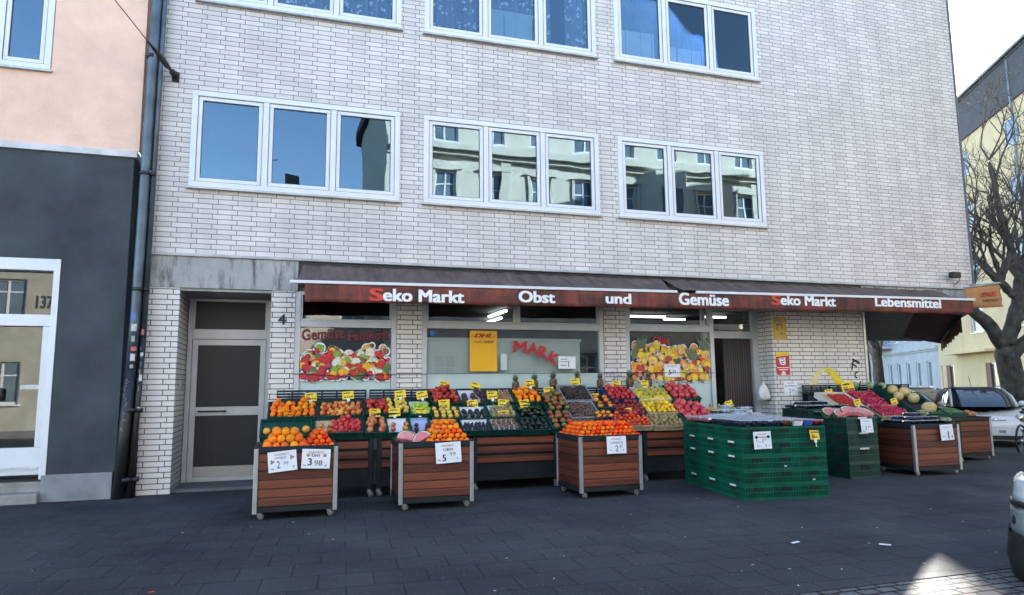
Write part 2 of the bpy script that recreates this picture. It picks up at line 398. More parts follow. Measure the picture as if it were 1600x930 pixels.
w.poly([(-2.02, 12, 0), (-2.02, 12, TOP), (e2.x, e2.y, TOP), (e2.x, e2.y, 0)]); w.poly([(e2.x, e2.y, 3.2), (e2.x, e2.y, TOP), (e.x, e.y, TOP), (e.x, e.y, 3.2)])
w.build('upper_wall', BRICK, bld, recalc=False)
for a, b in ((-.30, .05), (1.62, 2.02), (5.25, 5.67)):
    w = MB(); w.poly([(a, 0, 0), (b, 0, 0), (b, 0, 2.97), (a, 0, 2.97)])
    if a < 0: w.poly([(a, 1.0, 0), (a, 0, 0), (a, 0, 2.97), (a, 1.0, 2.97)])
    w.build('brick_pier', BRICK_LO, bld, recalc=False)
w = MB(); a, b = -2.02, -1.58; w.poly([(a, 0, 0), (b, 0, 0), (b, 0, 2.97), (a, 0, 2.97)])
w.poly([(-1.58, 0, 0), (-1.58, 1.0, 0), (-1.58, 1.0, 2.97), (-1.58, 0, 2.97)]); w.build('brick_pier', BRICK_LO, bld, recalc=False)
w = MB(); a, b = 8.76, 10.97; w.poly([(a, 0, 0), (b, 0, 0), (b, 0, 2.97), (a, 0, 2.97)])
w.poly([(8.76, 0, 0), (8.76, .5, 0), (8.76, .5, 2.97), (8.76, 0, 2.97)])
w.poly([(10.97, 0, 0), (e2.x, e2.y, 0), (e2.x, e2.y, 3.2), (10.97, 0, 3.2)])
w.build('ground_wall', BRICK_LO, bld, recalc=False)
w = MB()
for a, b in ((.05, 1.62), (2.02, 5.25), (5.67, 7.44)): w.box(a, b, .02, .2, 0, .52)
w.build('shop_plinth', pm('plinth_tile', (.12, .12, .125), .5, .2, 3), bld)
# stained concrete band, ledge, and the underside of the overhanging corner
m, n, l, b = nt('stained_concrete')
tc = n.new('ShaderNodeTexCoord').outputs['Object']
mp = n.new('ShaderNodeMapping'); mp.inputs['Scale'].default_value = (5, 5, .9); l.new(tc, mp.inputs[0])
c = ramp(n, l, noise(n, l, tc, 1.7, 6, .65), [(.3, (.30, .30, .29)), (.7, (.44, .44, .43))])
c = mixc(n, l, ramp(n, l, noise(n, l, mp.outputs[0], 1.5, 6, .7), [(.50, (0, 0, 0)), (.66, (.85, .85, .85))]), c, (.06, .06, .055))
l.new(c, b.inputs['Base Color']); b.inputs['Roughness'].default_value = .85; bump(n, l, b, noise(n, l, tc, 45, 4), .3, .005)
STAINC = m
w = MB(); w.box(-2.0, .08, -.012, .3, 2.972, 3.452); w.box(.081, 1.7, .10, .3, 2.972, 3.44); w.box(1.7, 13.98, .10, .3, 2.972, 3.44)
w.box(10.98, 13.98, -.008, .098, 3.2, 3.44)
w.prism([(10.98, .05, 2.99), (13.98, .05, 2.99), (e.x, e.y, 2.99), (e2.x, e2.y, 2.99)], (0, 0, .2))
w.build('concrete_lintel', STAINC, bld)
w = MB(); w.box(-2.03, 14.0, -.045, -.001, 3.442, 3.486)
w.build('ledge', pm('ledge_metal', (.42, .42, .41), .6, .25, 3), bld, bevel=.006)
w = MB(); w.box(-.02, 6.55, .001, .098, 3.05, 3.438); w.build('awning_recess', BLACK, bld)
w = MB(); w.box(10.94, 10.99, -.02, .03, 0, 3.19); w.build('corner_trim', ALUD, bld)
w = MB(); w.box(13.985, 14.02, -.03, .02, 3.49, TOP); w.build('corner_edge', pm('corner_strip', (.13, .13, .14), .6, .2, 3), bld)

# ---- upstairs windows: casing, sashes, glass, sill, curtain, dark room behind
GASK_GAP = pm('grey_gasket_gap_shade', (.05, .055, .06), .7, .2, 5)
def lace_mat():
    m, n, l, b = nt('lace_curtain')
    tc = n.new('ShaderNodeTexCoord').outputs['Object']
    v = n.new('ShaderNodeTexVoronoi'); v.inputs['Scale'].default_value = 7.; l.new(tc, v.inputs['Vector'])
    f = noise(n, l, tc, 16, 4, .7)
    mp = n.new('ShaderNodeMapping'); mp.inputs['Scale'].default_value = (22, 1, .3); l.new(tc, mp.inputs[0])
    s = noise(n, l, mp.outputs[0], 1., 2)
    k = mth(n, l, 'MULTIPLY', mth(n, l, 'LESS_THAN', v.outputs['Distance'], .34), mth(n, l, 'GREATER_THAN', f, .50))
    c = mixc(n, l, k, ramp(n, l, s, [(.3, (.10, .13, .18)), (.7, (.22, .26, .33))]), (.78, .80, .84))
    l.new(c, b.inputs['Base Color']); b.inputs['Roughness'].default_value = .9; return m
LACE = lace_mat()
NET = pm('net_curtain', (.13, .15, .19), .9, .35, 3)
def window(parent, x0, x1, z0, z1, y=0., n=3, curtain=None, cmat=None, name='window', fm=None, gm=None, widths=None):
    fm = fm or WHITE; fr = .085
    c = MB()
    c.box(x0, x1, y-.03, y+.08, z1-fr, z1); c.box(x0, x1, y-.03, y+.08, z0, z0+fr)
    c.box(x0, x0+fr, y-.03, y+.08, z0+fr+.0005, z1-fr-.0005); c.box(x1-fr, x1, y-.03, y+.08, z0+fr+.0005, z1-fr-.0005)
    pw = (x1-x0-2*fr-(n-1)*.09)/n; s = MB(); gl = MB(); gk = MB(); x = x0+fr
    for i in range(n):
        if i: c.box(x, x+.09, y-.022, y+.07, z0+fr+.0005, z1-fr-.0005); x += .09
        a, b_, c_, d = x+.002, x+pw-.002, z0+fr+.002, z1-fr-.002
        k = .062
        s.box(a, b_, y-.012, y+.05, d-k, d); s.box(a, b_, y-.012, y+.05, c_, c_+k)
        s.box(a, a+k, y-.012, y+.05, c_+k+.0005, d-k-.0005); s.box(b_-k, b_, y-.012, y+.05, c_+k+.0005, d-k-.0005)
        gl.box(a+k, b_-k, y+.012, y+.02, c_+k, d-k); x += pw
        for aa, bb, cc, dd in ((a+k, b_-k, d-k-.012, d-k), (a+k, b_-k, c_+k, c_+k+.009), (a+k, a+k+.009, c_+k+.0095, d-k-.0125), (b_-k-.009, b_-k, c_+k+.0095, d-k-.0125)): gk.box(aa, bb, y+.002, y+.0118, cc, dd)
        for aa, bb, cc, dd in ((a-.002, b_+.002, d-.004, d+.002), (a-.002, b_+.002, c_-.002, c_+.004), (a-.002, a+.004, c_+.0045, d-.0045), (b_-.004, b_+.002, c_+.0045, d-.0045)): gk.box(aa, bb, y-.0215, y-.0125, cc, dd)  # dark strips painting the shadow line between sash and casing
    o = c.build(name, fm, parent, bevel=.006)
    s.build('sash', fm, o, bevel=.005); gl.build('glass', gm or GLASSU, o); gk.build('gasket_and_gap_shade', GASK_GAP, o)
    q = MB(); q.box(x0-.03, x1+.03, y-.075, y+.0, z0-.035, z0-.003); q.build('sill', ALUD if fm is WHITE else fm, o, bevel=.004)
    r = MB(); r.box(x0+.02, x1-.02, y+.75, y+.78, z0-.2, z1+.2); r.box(x0-.02, x0+.02, y+.081, y+.75, z0-.2, z1+.2); r.box(x1-.02, x1+.02, y+.081, y+.75, z0-.2, z1+.2)
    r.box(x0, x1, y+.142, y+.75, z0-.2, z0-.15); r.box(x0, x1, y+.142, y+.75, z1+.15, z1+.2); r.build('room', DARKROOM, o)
    if curtain: cb = MB(); curtain(cb, x0+fr, x1-fr, y+.13, z0+fr, z1-fr); cb.build('curtain', cmat or LACE, o, recalc=False)
    return o
def drape(x0, x1, y, z0, z1, mb, amp=.02, lam=.11, hem=None):
    k = max(8, int((x1-x0)/.025)); pts = []
    for i in range(k+1):
        x = x0+(x1-x0)*i/k; yy = y+amp*math.sin(2*math.pi*x/lam)+amp*.6*math.sin(x*23.)
        zb = z0 if hem is None else hem(x)
        pts += [(x, yy, zb), (x, yy, z1)]
    mb.add(pts, [(2*i, 2*i+2, 2*i+3, 2*i+1) for i in range(k)], 0, True)
def full(mb, a, b, y, c, d): drape(a, b, y, c, d, mb)
def full_left(mb, a, b, y, c, d): drape(a, b-.75, y, c+.15, d, mb); drape(b-.45, b, y+.04, c, d, mb)
def halves(mb, a, b, y, c, d): drape(a, a+.28, y+.25, c, d, mb)
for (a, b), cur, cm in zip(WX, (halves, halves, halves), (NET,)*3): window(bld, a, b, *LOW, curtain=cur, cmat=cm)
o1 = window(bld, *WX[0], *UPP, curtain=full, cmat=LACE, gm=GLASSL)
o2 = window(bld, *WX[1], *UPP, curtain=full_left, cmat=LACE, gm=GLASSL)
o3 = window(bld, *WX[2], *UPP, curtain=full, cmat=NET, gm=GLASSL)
q = MB(); q.box(3.16, 4.03, .105, .112, 7.66, 8.2); q.build('torn_paper', pm('aqua_paper', (.42, .58, .60), .8, .1, 3), o2)
q = MB(); q.box(5.80, 6.52, .105, .112, 7.72, 8.2); q.box(6.75, 7.6, .108, .114, 7.66, 8.0); q.build('paper_sheet', pm('pale_paper', (.58, .62, .66), .8, .05, 3), o3)

# ---- house entrance
dr = MB(); y0 = 1.0; X0, X1 = -1.57, -.31
for a, b, c, d in ((X0, X0+.07, 0, 2.965), (X1-.07, X1, 0, 2.965), (X0+.0705, X1-.0705, 2.89, 2.965), (X0+.0705, X1-.0705, 2.28, 2.44)): dr.box(a, b, y0-.03, y0+.05, c, d)
for a, b, c, d in ((X0+.075, X0+.16, .03, 2.275), (X1-.16, X1-.075, .03, 2.275), (X0+.1605, X1-.1605, 2.18, 2.275), (X0+.1605, X1-.1605, 1.06, 1.20), (X0+.1605, X1-.1605, .03, .10)): dr.box(a, b, y0-.015, y0+.03, c, d)
dr.box(X0+.0705, X0+.10, y0-.02, y0+.04, 2.4405, 2.8895); dr.box(X1-.10, X1-.0705, y0-.02, y0+.04, 2.4405, 2.8895)
door = dr.build('entrance_door', ALU, bld, bevel=.004)
m, n, l, b = nt('wired_glass'); b.inputs['Base Color'].default_value = (.028, .032, .036, 1); b.inputs['Specular IOR Level'].default_value = .25; b.inputs['Roughness'].default_value = .42
tc = n.new('ShaderNodeTexCoord').outputs['Object']; bump(n, l, b, noise(n, l, tc, 30, 2), .16, .006); WIRED = m
q = MB()
for c, d in ((2.445, 2.888), (1.205, 2.178), (.27, 1.058)): q.box(X0+.10, X1-.10, y0+.006, y0+.016, c, d)
q.build('glass', WIRED, door)
m, n, l, b = nt('tread_plate'); tc = n.new('ShaderNodeTexCoord').outputs['Object']
mp = n.new('ShaderNodeMapping'); mp.inputs['Rotation'].default_value = (0, R(45), 0); l.new(tc, mp.inputs[0])
ck = n.new('ShaderNodeTexChecker'); ck.inputs['Scale'].default_value = 60; l.new(mp.outputs[0], ck.inputs['Vector'])
l.new(mixc(n, l, ck.outputs['Fac'], (.30, .30, .29), (.46, .46, .45)), b.inputs['Base Color']); b.inputs['Metallic'].default_value = .5; b.inputs['Roughness'].default_value = .4
q = MB(); q.box(X0+.161, X1-.161, y0-.005, y0+.015, .101, .268); q.build('kick_plate', m, door)
q = MB(); q.tube([(X0+.2, y0-.07, 1.13), (X0+.62, y0-.07, 1.13)], .012); q.tube([(X0+.25, y0-.07, 1.13), (X0+.25, y0-.01, 1.13)], .01); q.tube([(X0+.57, y0-.07, 1.13), (X0+.57, y0-.01, 1.13)], .01); q.build('handle', DARKM, door)
q = MB(); q.box(X0, X1, .12, .94, .002, .045); q.build('door_step', pm('step_stone', (.12, .12, .12), .8, .3, 4), bld)
q = MB(); q.box(-1.575, -.305, .02, 1.06, 2.93, 2.968); q.build('porch_soffit', CONC, bld)
text('4', INK, (-.19, -.006, 2.45), h=.155, name='house_number', parent=bld, bold=.03)
q = MB(); q.box(-1.577, -1.56, .45, .53, 1.48, 1.60); q.build('bell_plate', ALUD, bld)

# ---- shop windows
def shop_window(x0, x1, zt, mull=None, zbot=.52, ztop=2.97, y=.03):
    fr = .085; c = MB()
    c.box(x0+.002, x0+fr, y-.02, y+.07, zbot, ztop); c.box(x1-fr, x1-.002, y-.02, y+.07, zbot, ztop)
    c.box(x0+fr+.0005, x1-fr-.0005, y-.015, y+.07, ztop-.05, ztop); c.box(x0+fr+.0005, x1-fr-.0005, y-.02, y+.07, zt, zt+.10); c.box(x0+fr+.0005, x1-fr-.0005, y-.02, y+.07, zbot, zbot+.08)
    xs = [x0+fr]+([mull-.03, mull+.03] if mull else [])+[x1-fr]
    if mull: c.box(mull-.03, mull+.03, y-.015, y+.07, zt+.1005, ztop-.0505)
    for a, b in ((xs[0], xs[1]), (xs[-2], xs[-1])) if mull else ((xs[0], xs[1]),):   # slim inner frame of the top light
        c.box(a+.001, a+.03, y-.005, y+.05, zt+.101, ztop-.051); c.box(b-.03, b-.001, y-.005, y+.05, zt+.101, ztop-.051); c.box(a+.031, b-.031, y-.005, y+.05, zt+.101, zt+.13)
    o = c.build('shop_window', ALU, bld, bevel=.004)
    q = MB(); q.box(x0+fr, x1-fr, y+.02, y+.03, zbot+.08, zt); q.box(x0+fr, x1-fr, y+.02, y+.03, zt+.1, ztop-.05); q.build('glass', GLASSS, o)
    return o
sw1 = shop_window(.05, 1.62, 2.42); sw2 = shop_window(2.02, 5.25, 2.43, mull=3.65); sw3 = shop_window(5.67, 7.49, 2.44)
q = MB(); q.box(2.12, 5.16, .045, .048, .6, 1.70); q.build('frosted_film', pm('frosted_film', (.50, .60, .57), .5, .06, 2), sw2)
q = MB(); q.box(2.12, 4.85, .16, .165, .6, 2.24); q.box(2.10, 4.87, .13, .19, 2.24, 2.29); q.build('roller_blind', pm('blind_cloth', (.80, .85, .84), .8, .10, 1.3), sw2)
q = MB(); q.box(.14, 1.53, .045, .048, .6, 1.60); q.build('frosted_film', pm('frosted_film', (.5, .6, .57)), sw1)
q = MB(); q.box(5.76, 7.40, .045, .048, .6, 1.58); q.build('frosted_film', pm('frosted_film', (.5, .6, .57)), sw3)
# ---- shop door set back beside the third window
c = MB(); c.box(7.50, 7.57, .40, .48, 0, 2.965); c.box(8.62, 8.755, .40, .48, 0, 2.965); c.box(7.5705, 8.6195, .40, .48, 2.36, 2.50); c.box(7.5705, 8.6195, .40, .48, 2.90, 2.965)
sd = c.build('shop_door', ALU, bld, bevel=.004)
q = MB(); q.box(7.57, 8.62, .44, .45, 2.5, 2.9); q.build('glass', GLASSS, sd)
m, n, l, b = nt('strip_curtain'); tc = n.new('ShaderNodeTexCoord').outputs['Object']; sp = n.new('ShaderNodeSeparateXYZ'); l.new(tc, sp.inputs[0])
f = mth(n, l, 'SINE', mth(n, l, 'MULTIPLY', sp.outputs[0], 120.)); l.new(mixc(n, l, mth(n, l, 'GREATER_THAN', f, .2), (.030, .024, .026), (.10, .075, .07)), b.inputs['Base Color']); b.inputs['Roughness'].default_value = .5
q = MB(); k = 60
pts = []
for i in range(k+1):
    x = 7.98+.63*i/k; pts += [(x, .47+.008*math.sin(i*2.1), .02), (x, .47+.008*math.sin(i*2.1), 2.36)]
q.add(pts, [(2*i, 2*i+2, 2*i+3, 2*i+1) for i in range(k)], 0, True); q.build('strip_curtain', m, sd, recalc=False)
# ---- the room behind, with its ceiling tubes
q = MB(); q.box(-.2, 8.9, 6.0, 6.1, 0, 2.97); q.box(-.3, -.2, .2, 6, 0, 2.97); q.box(8.77, 8.9, .5, 6, 0, 2.97); q.box(-.2, 8.9, .3, 6, 2.93, 2.965)
q.build('shop_room', pm('shop_interior', (.07, .075, .075), .9, .4, 1.5), bld)
for x, y, h in ((2.6, 2.6, 1.9), (3.4, 2.6, 1.9), (4.6, 2.6, 1.9), (5.4, 2.6, 1.9), (.4, 1.6, 1.7), (1.0, 1.6, 1.7), (6.2, 1.6, 1.7), (6.9, 1.6, 1.7)):
    q = MB(); q.box(x, x+.5, y, y+.4, .02, h); q.build('shop_shelf', pm('shelf_goods', (.16, .13, .11), .8, .8, 9), bld)
for a, b, c, d in ((3.72, 3.78, 1.0, 2.1), (4.02, 4.08, 2.3, 3.5), (6.5, 7.3, 1.4, 1.45), (7.5, 8.0, 1.8, 1.85), (8.1, 8.6, 1.2, 1.25)):
    q = MB(); q.box(a, b, c, d, 2.84, 2.88); q.build('ceiling_tube', emit('tube_light', (1, 1, .95), .6), bld)
# ---- graffiti paint and small marks on the tiles
q = MB()
def stroke(mb, pts, wds, y=-.003):
    pts = [Vector((a, y, b)) for a, b in pts]
    for i in range(len(pts)-1):
        d = (pts[i+1]-pts[i]).normalized(); nrm = Vector((-d.z, 0, d.x)); a, b = wds[i]/2, wds[i+1]/2
        mb.poly([pts[i]-nrm*a, pts[i+1]-nrm*b, pts[i+1]+nrm*b, pts[i]+nrm*a])
stroke(q, [(9.95, 1.75), (10.06, 1.73), (10.34, 1.42)], [.05, .13, .20]); q.build('graffiti', pm('yellow_spray', (.75, .56, .02), .6, .2, 12), bld, recalc=False)
q = MB(); stroke(q, [(9.62, 1.42), (9.70, 1.58), (9.82, 1.70), (9.95, 1.752)], [.16, .14, .10, .05]); q.build('graffiti', pm('faint_yellow_spray', (.72, .64, .30), .6, .15, 12), bld, recalc=False)
q = MB()
for pts, wd in (([(10.62, 1.95), (10.80, 1.87)], .05), ([(10.68, 1.93), (10.60, 1.86), (10.72, 1.80)], .035), ([(10.62, 1.86), (10.59, 1.73)], .035), ([(10.74, 1.70), (10.67, 1.68), (10.66, 1.60), (10.72, 1.58)], .035), ([(10.80, 1.52), (10.72, 1.40), (10.70, 1.37), (10.76, 1.36)], .03), ([(10.66, 2.07), (10.68, 2.04)], .04)):
    stroke(q, pts, [wd]*len(pts))
q.build('graffiti', BLACK, bld, recalc=False)
q = MB(); stroke(q, [(5.32, 1.62), (5.40, 1.72), (5.44, 1.58), (5.36, 1.55), (5.5, 1.66), (5.6, 1.6)], [.012]*6); q.build('graffiti', GREYINK, bld, recalc=False)
q = MB(); q.tube([(.05, -.02, 1.7), (.8, -.02, 1.66), (1.62, -.02, 1.69), (2.05, -.02, 1.69), (3.5, -.015, 1.69), (5.25, -.02, 1.7), (5.7, -.02, 1.7), (7.45, -.02, 1.69)], .005, 5); q.build('thin_cable', BLACK, bld)

# ================================================================ AWNINGS
VAL_Z = lambda x: 2.985+.0083*x
def awning(name, label, xw0, xw1, xb0, xb1, xv0, xv1, seam=None):
    t = thing(name, label, 'awning', (0, 0, 0))
    q = MB(); k = 150; J = 12
    for i in range(k+1):
        f = i/k; a = Vector((xw0+(xw1-xw0)*f, .02, 3.405)); xb = xb0+(xb1-xb0)*f; b = Vector((xb, -.9, VAL_Z(xb)+.012))
        for j in range(J+1):
            s = j/J; p = a.lerp(b, s)
            p.z -= .045*math.sin(math.pi*s)*(1+.35*math.sin(f*23+1))
            p.z += .016*math.sin(f*58-s*5)*s*(.4+.6*math.sin(f*9+2)**2)+.008*math.sin(f*131+s*9)+.014*max(0, math.sin(f*27-s*2.2))**6
            q.v.append(tuple(p))
    for i in range(k):
        for j in range(J): q.f.append([i*(J+1)+j, i*(J+1)+j+1, (i+1)*(J+1)+j+1, (i+1)*(J+1)+j]); q.m.append(0); q.sm.append(True)
    o = q.build('fabric', FABRIC, t, recalc=False); so_ = o.modifiers.new('s', 'SOLIDIFY'); so_.thickness = .004
    q = MB()
    p = [(xb0-.06, -.895, VAL_Z(xb0)-.022), (xb0-.06, -.935, VAL_Z(xb0)-.022), (xb0-.06, -.935, VAL_Z(xb0)+.022), (xb0-.06, -.895, VAL_Z(xb0)+.022)]
    q.prism(p, (xb1-xb0+.08, 0, VAL_Z(xb1)-VAL_Z(xb0))); q.build('front_bar', pm('bar_paint', (.70, .70, .71), .4, .05, 3), t, bevel=.005)
    q = MB(); k = 120; J = 4
    for i in range(k+1):
        x = xv0+(xv1-xv0)*i/k
        for j in range(J+1):
            s = j/J; q.v.append((x, -.915+.010*math.sin(x*5.3)*s+.006*math.sin(x*17)*s, VAL_Z(x)-.022-s*(.262+.004*math.sin(x*9))))
    for i in range(k):
        for j in range(J): q.f.append([i*(J+1)+j, (i+1)*(J+1)+j, (i+1)*(J+1)+j+1, i*(J+1)+j+1]); q.m.append(0); q.sm.append(True)
    o = q.build('valance', VAL, t, recalc=False); so_ = o.modifiers.new('s', 'SOLIDIFY'); so_.thickness = .004; so_.offset = 0
    q = MB(); q.box(xw0-.03, xw1+.03, .0, .09, 3.36, 3.43); q.build('roller_box', BLACK, t)
    for xa in (xw0+.5, xw1-.5):
        q = MB(); q.tube([(xa, .05, 3.22), (xa+.35, -.42, 3.12), (xa+.05, -.86, VAL_Z(xa)-.01)], .02, 6); q.build('folding_arm', DARKM, t)
    return t
m, n, l, b = nt('valance_fabric'); tc = n.new('ShaderNodeTexCoord').outputs['Object']
c = ramp(n, l, noise(n, l, tc, 2.6, 6, .7), [(.34, (.07, .028, .022)), (.5, (.16, .044, .030)), (.68, (.28, .062, .038))])
mp = n.new('ShaderNodeMapping'); mp.inputs['Scale'].default_value = (6, 6, .6); l.new(tc, mp.inputs[0])
c = mixc(n, l, 1., c, ramp(n, l, noise(n, l, mp.outputs[0], 2, 4, .6), [(.3, (.55, .55, .55)), (.6, (1.05, 1.05, 1.05))]), 'MULTIPLY')
l.new(c, b.inputs['Base Color']); b.inputs['Roughness'].default_value = .8; bump(n, l, b, noise(n, l, tc, 8, 5), .3, .02); VAL = m
aw1 = awning('shop_awning', 'brown fabric awning reading Obst und over the shop windows', .15, 6.42, .02, 6.17, .17, 6.44)
aw2 = awning('shop_awning', 'brown fabric awning reading Lebensmittel over the brick pier', 6.46, 12.84, 6.62, 12.84, 6.441, 12.80)
LETW = pm('white_lettering', (.82, .82, .82), .5, .05, 9); LETR = pm('red_lettering', (.62, .045, .02), .5, .12, 9)
def aword(s, x0, x1, par, z, h, red=False):
    if red:
        text(s[0], LETR, (x0, -.932, z), w=(x1-x0)*.125, h=h, parent=par, bold=.05); text(s[1:], LETW, (x0+(x1-x0)*.137, -.932, z), w=(x1-x0)*.863, h=h, parent=par, bold=.045)
    else: text(s, LETW, (x0, -.932, z), w=x1-x0, h=h, parent=par, bold=.045)
aword('Seko Markt', 1.09, 2.49, aw1, 2.745, .178, True); aword('Obst', 3.38, 3.97, aw1, 2.785, .175); aword('und', 4.87, 5.31, aw1, 2.805, .165)
aword('Gemüse', 6.22, 7.18, aw2, 2.82, .20); aword('Seko Markt', 8.08, 9.45, aw2, 2.87, .175, True); aword('Lebensmittel', 10.37, 11.95, aw2, 2.90, .175)
# side-street awning, hanging past the corner
t = thing('side_awning', 'dark red awning seen from below, running back along the side street', 'awning')
N = Vector((12.72, -.70, 2.80)); F = Vector((20.45, 6.50, 2.80)); Wn = Vector((10.97, 0, 3.36))+U3*.7; Wf = Vector((10.97, 0, 3.36))+U3*11.3
Wn += Vector((.05, -.05, 0)); Wf += Vector((.05, -.05, 0))
q = MB(); k = 24; J = 8
for i in range(k+1):
    f = i/k
    for j in range(J+1):
        s = j/J; p = Wn.lerp(Wf, f).lerp(N.lerp(F, f), s); p.z -= .06*math.sin(math.pi*s); q.v.append(tuple(p))
for i in range(k):
    for j in range(J): q.f.append([i*(J+1)+j, i*(J+1)+j+1, (i+1)*(J+1)+j+1, (i+1)*(J+1)+j]); q.m.append(0); q.sm.append(True)
o = q.build('fabric', pm('red_awning_fabric', (.11, .042, .042), .85, .3, 1.5), t, recalc=False); so_ = o.modifiers.new('s', 'SOLIDIFY'); so_.thickness = .004
q = MB(); k = 60
for i in range(k+1):
    f = i/k; p = N.lerp(F, f); d = .30+.03*math.sin(f*50); q.v += [(p.x, p.y, p.z-.02), (p.x+.02*math.sin(f*70), p.y, p.z-d)]
for i in range(k): q.f.append([2*i, 2*i+2, 2*i+3, 2*i+1]); q.m.append(0); q.sm.append(True)
o = q.build('valance', pm('red_valance', (.15, .04, .045), .85, .3, 2), t, recalc=False); so_ = o.modifiers.new('s', 'SOLIDIFY'); so_.thickness = .004; so_.offset = 0
q = MB(); q.tube([N, F], .025, 6); q.build('front_bar', DARKM, t)
q = MB(); q.tube([Wf, F], .045, 6); q.tube([Wf+Vector((-.05, .05, -.12)), Wf.lerp(F, .55)+Vector((0, 0, -.06))], .03, 6); q.build('folding_arm', DARKM, t)
q = MB(); q.tube([Wf.lerp(F, .1)+Vector((0, -.05, .03)), Wf.lerp(F, .75)+Vector((0, -.05, .03))], .02, 6); q.build('side_rail', ALUD, t)

# ---- yellow flag sign, camera at the corner
t = thing('flag_sign', 'faded orange parcel flag on a short pole at the building corner', 'flag', (0, 0, 0))
q = MB(); k = 14
A, B, C_, D = Vector((13.22, -.42, 3.40)), Vector((14.24, -.40, 3.53)), Vector((14.27, -.40, 3.04)), Vector((13.30, -.42, 2.98))
for i in range(k+1):
    f = i/k
    for j in range(7):
        s = j/6; p = A.lerp(B, f).lerp(D.lerp(C_, f), s); p.y += .018*math.sin(s*15+f*2); q.v.append(tuple(p))
for i in range(k):
    for j in range(6): q.f.append([i*7+j, (i+1)*7+j, (i+1)*7+j+1, i*7+j+1]); q.m.append(0); q.sm.append(True)
o = q.build('cloth', pm('flag_cloth', (.40, .19, .07), .8, .2, 3), t, recalc=False); so_ = o.modifiers.new('s', 'SOLIDIFY'); so_.thickness = .004; so_.offset = 0
q = MB(); q.tube([(13.9, .0, 3.55), (14.26, -.40, 3.56)], .016, 6); q.tube([(13.20, -.425, 3.415), (14.28, -.405, 3.55)], .014, 6); q.build('pole', ALUD, t)
text('DHL', REDINK, (13.66, -.445, 3.235), w=.42, h=.085, parent=t, bold=.06, shear=.35, rot=(R(90), R(-5), 0))
text('PAKETSHOP', INK, (13.68, -.445, 3.13), w=.42, h=.042, parent=t, bold=.03, rot=(R(90), R(-5), 0))
t = thing('security_camera', 'small dark camera on a bracket near the building corner', 'camera', (0, 0, 0))
q = MB(); q.box(13.2, 13.42, -.22, -.1, 3.66, 3.78); q.build('body', BLACK, t, bevel=.01)
q = MB(); q.tube([(13.48, -.01, 3.55), (13.48, -.12, 3.62), (13.46, -.14, 3.70), (13.40, -.15, 3.70)], .014, 6); q.box(13.44, 13.52, -.012, -.001, 3.48, 3.6); q.build('bracket', ALUD, t)

# ================================================================ NEIGHBOURING HOUSE AND PIPES
nb = thing('neighbour_house', 'house with salmon pink plaster above a dark slate grey ground floor', 'building', (0, 0, 0))
PINK = pm('salmon_plaster', (.82, .55, .42), .9, .08, 3, 45, .9, .010)
SLATE = pm('slate_plaster', (.044, .056, .063), .85, .32, 1.6, 22, .7, .012)
q = MB(); wall_holes(q, -12, -2.20, 4.93, 11, [(-4.7, -3.39, 6.02, 7.75)], -.15, 0, .12)
q.poly([(-2.20, -.15, 4.93), (-2.20, 6, 4.93), (-2.20, 6, 11), (-2.20, -.15, 11)]); q.poly([(-12, -.15, 11), (-2.20, -.15, 11), (-2.20, 9, 11), (-12, 9, 11)])
q.build('upper_wall', PINK, nb, recalc=False)
q = MB(); wall_holes(q, -12, -2.255, 0.36, 4.83, [(-4.6, -3.08, .36, 3.30)], -.16, 0, .25)
q.poly([(-2.255, -.16, 0), (-2.255, 6, 0), (-2.255, 6, 4.83), (-2.255, -.16, 4.83)]); q.build('lower_wall', SLATE, nb, recalc=False)
q = MB(); q.box(-12, -2.21, -.20, 6, 4.832, 4.928); q.build('string_course', pm('pale_band', (.58, .57, .58), .8, .15, 4), nb, bevel=.008)
q = MB(); q.box(-3.13, -2.28, -.195, .1, 0, .358); q.box(-12, -4.58, -.195, .1, 0, .358); q.build('plinth', pm('plinth_render', (.24, .25, .26), .85, .25, 3, 40, .4), nb, bevel=.01)
q = MB(); q.box(-4.578, -3.132, -.30, .3, 0, .13); q.box(-4.578, -3.132, -.12, .3, .1305, .27); q.build('door_step', pm('step_concrete', (.28, .27, .25), .85, .25, 4, 40, .3), nb, bevel=.01)
window(nb, -4.69, -3.40, 6.03, 7.74, y=-.13, n=2)
c = MB(); y0 = -.02
c.box(-3.165, -3.085, -.17, .1, .3, 3.295); c.box(-4.6, -3.1655, -.165, .1, 3.13, 3.295); c.box(-4.6, -3.1655, -.12, .06, 2.36, 2.52); c.box(-4.6, -3.1655, -.1, .06, .36, .72); c.box(-3.26, -3.1658, -.11, .06, .7205, 2.3595)
d = c.build('door', WHITE, nb, bevel=.005)
q = MB(); q.box(-4.6, -3.26, -.02, -.01, .72, 2.36); q.box(-4.6, -3.166, -.02, -.01, 2.52, 3.13); q.build('glass', glass('door_glass', (.55, .60, .60), .03, 0, .02), d)
q = MB(); q.box(-4.7, -3.0, .7, .75, .2, 3.3); q.box(-4.6, -3.166, .1, .12, 3.0, 3.2); q.build('hall_back', pm('hall_grey', (.16, .18, .18), .8, .3, 1.5), d)
q = MB(); q.box(-4.6, -3.27, .03, .035, .72, 2.36); q.build('frosted_sheet', pm('frosted_sheet', (.20, .235, .235), .6, .25, 1.1), d)
text('137', INK, (-3.39, -.026, 2.62), h=.17, w=.20, name='house_number', parent=d, bold=.05)
q = MB(); q.tube([(-3.72, -.04, 1.5), (-3.70, -.08, 1.5), (-3.70, -.08, 1.36), (-3.72, -.04, 1.36)], .022, 6); q.build('handle', BLACK, d)
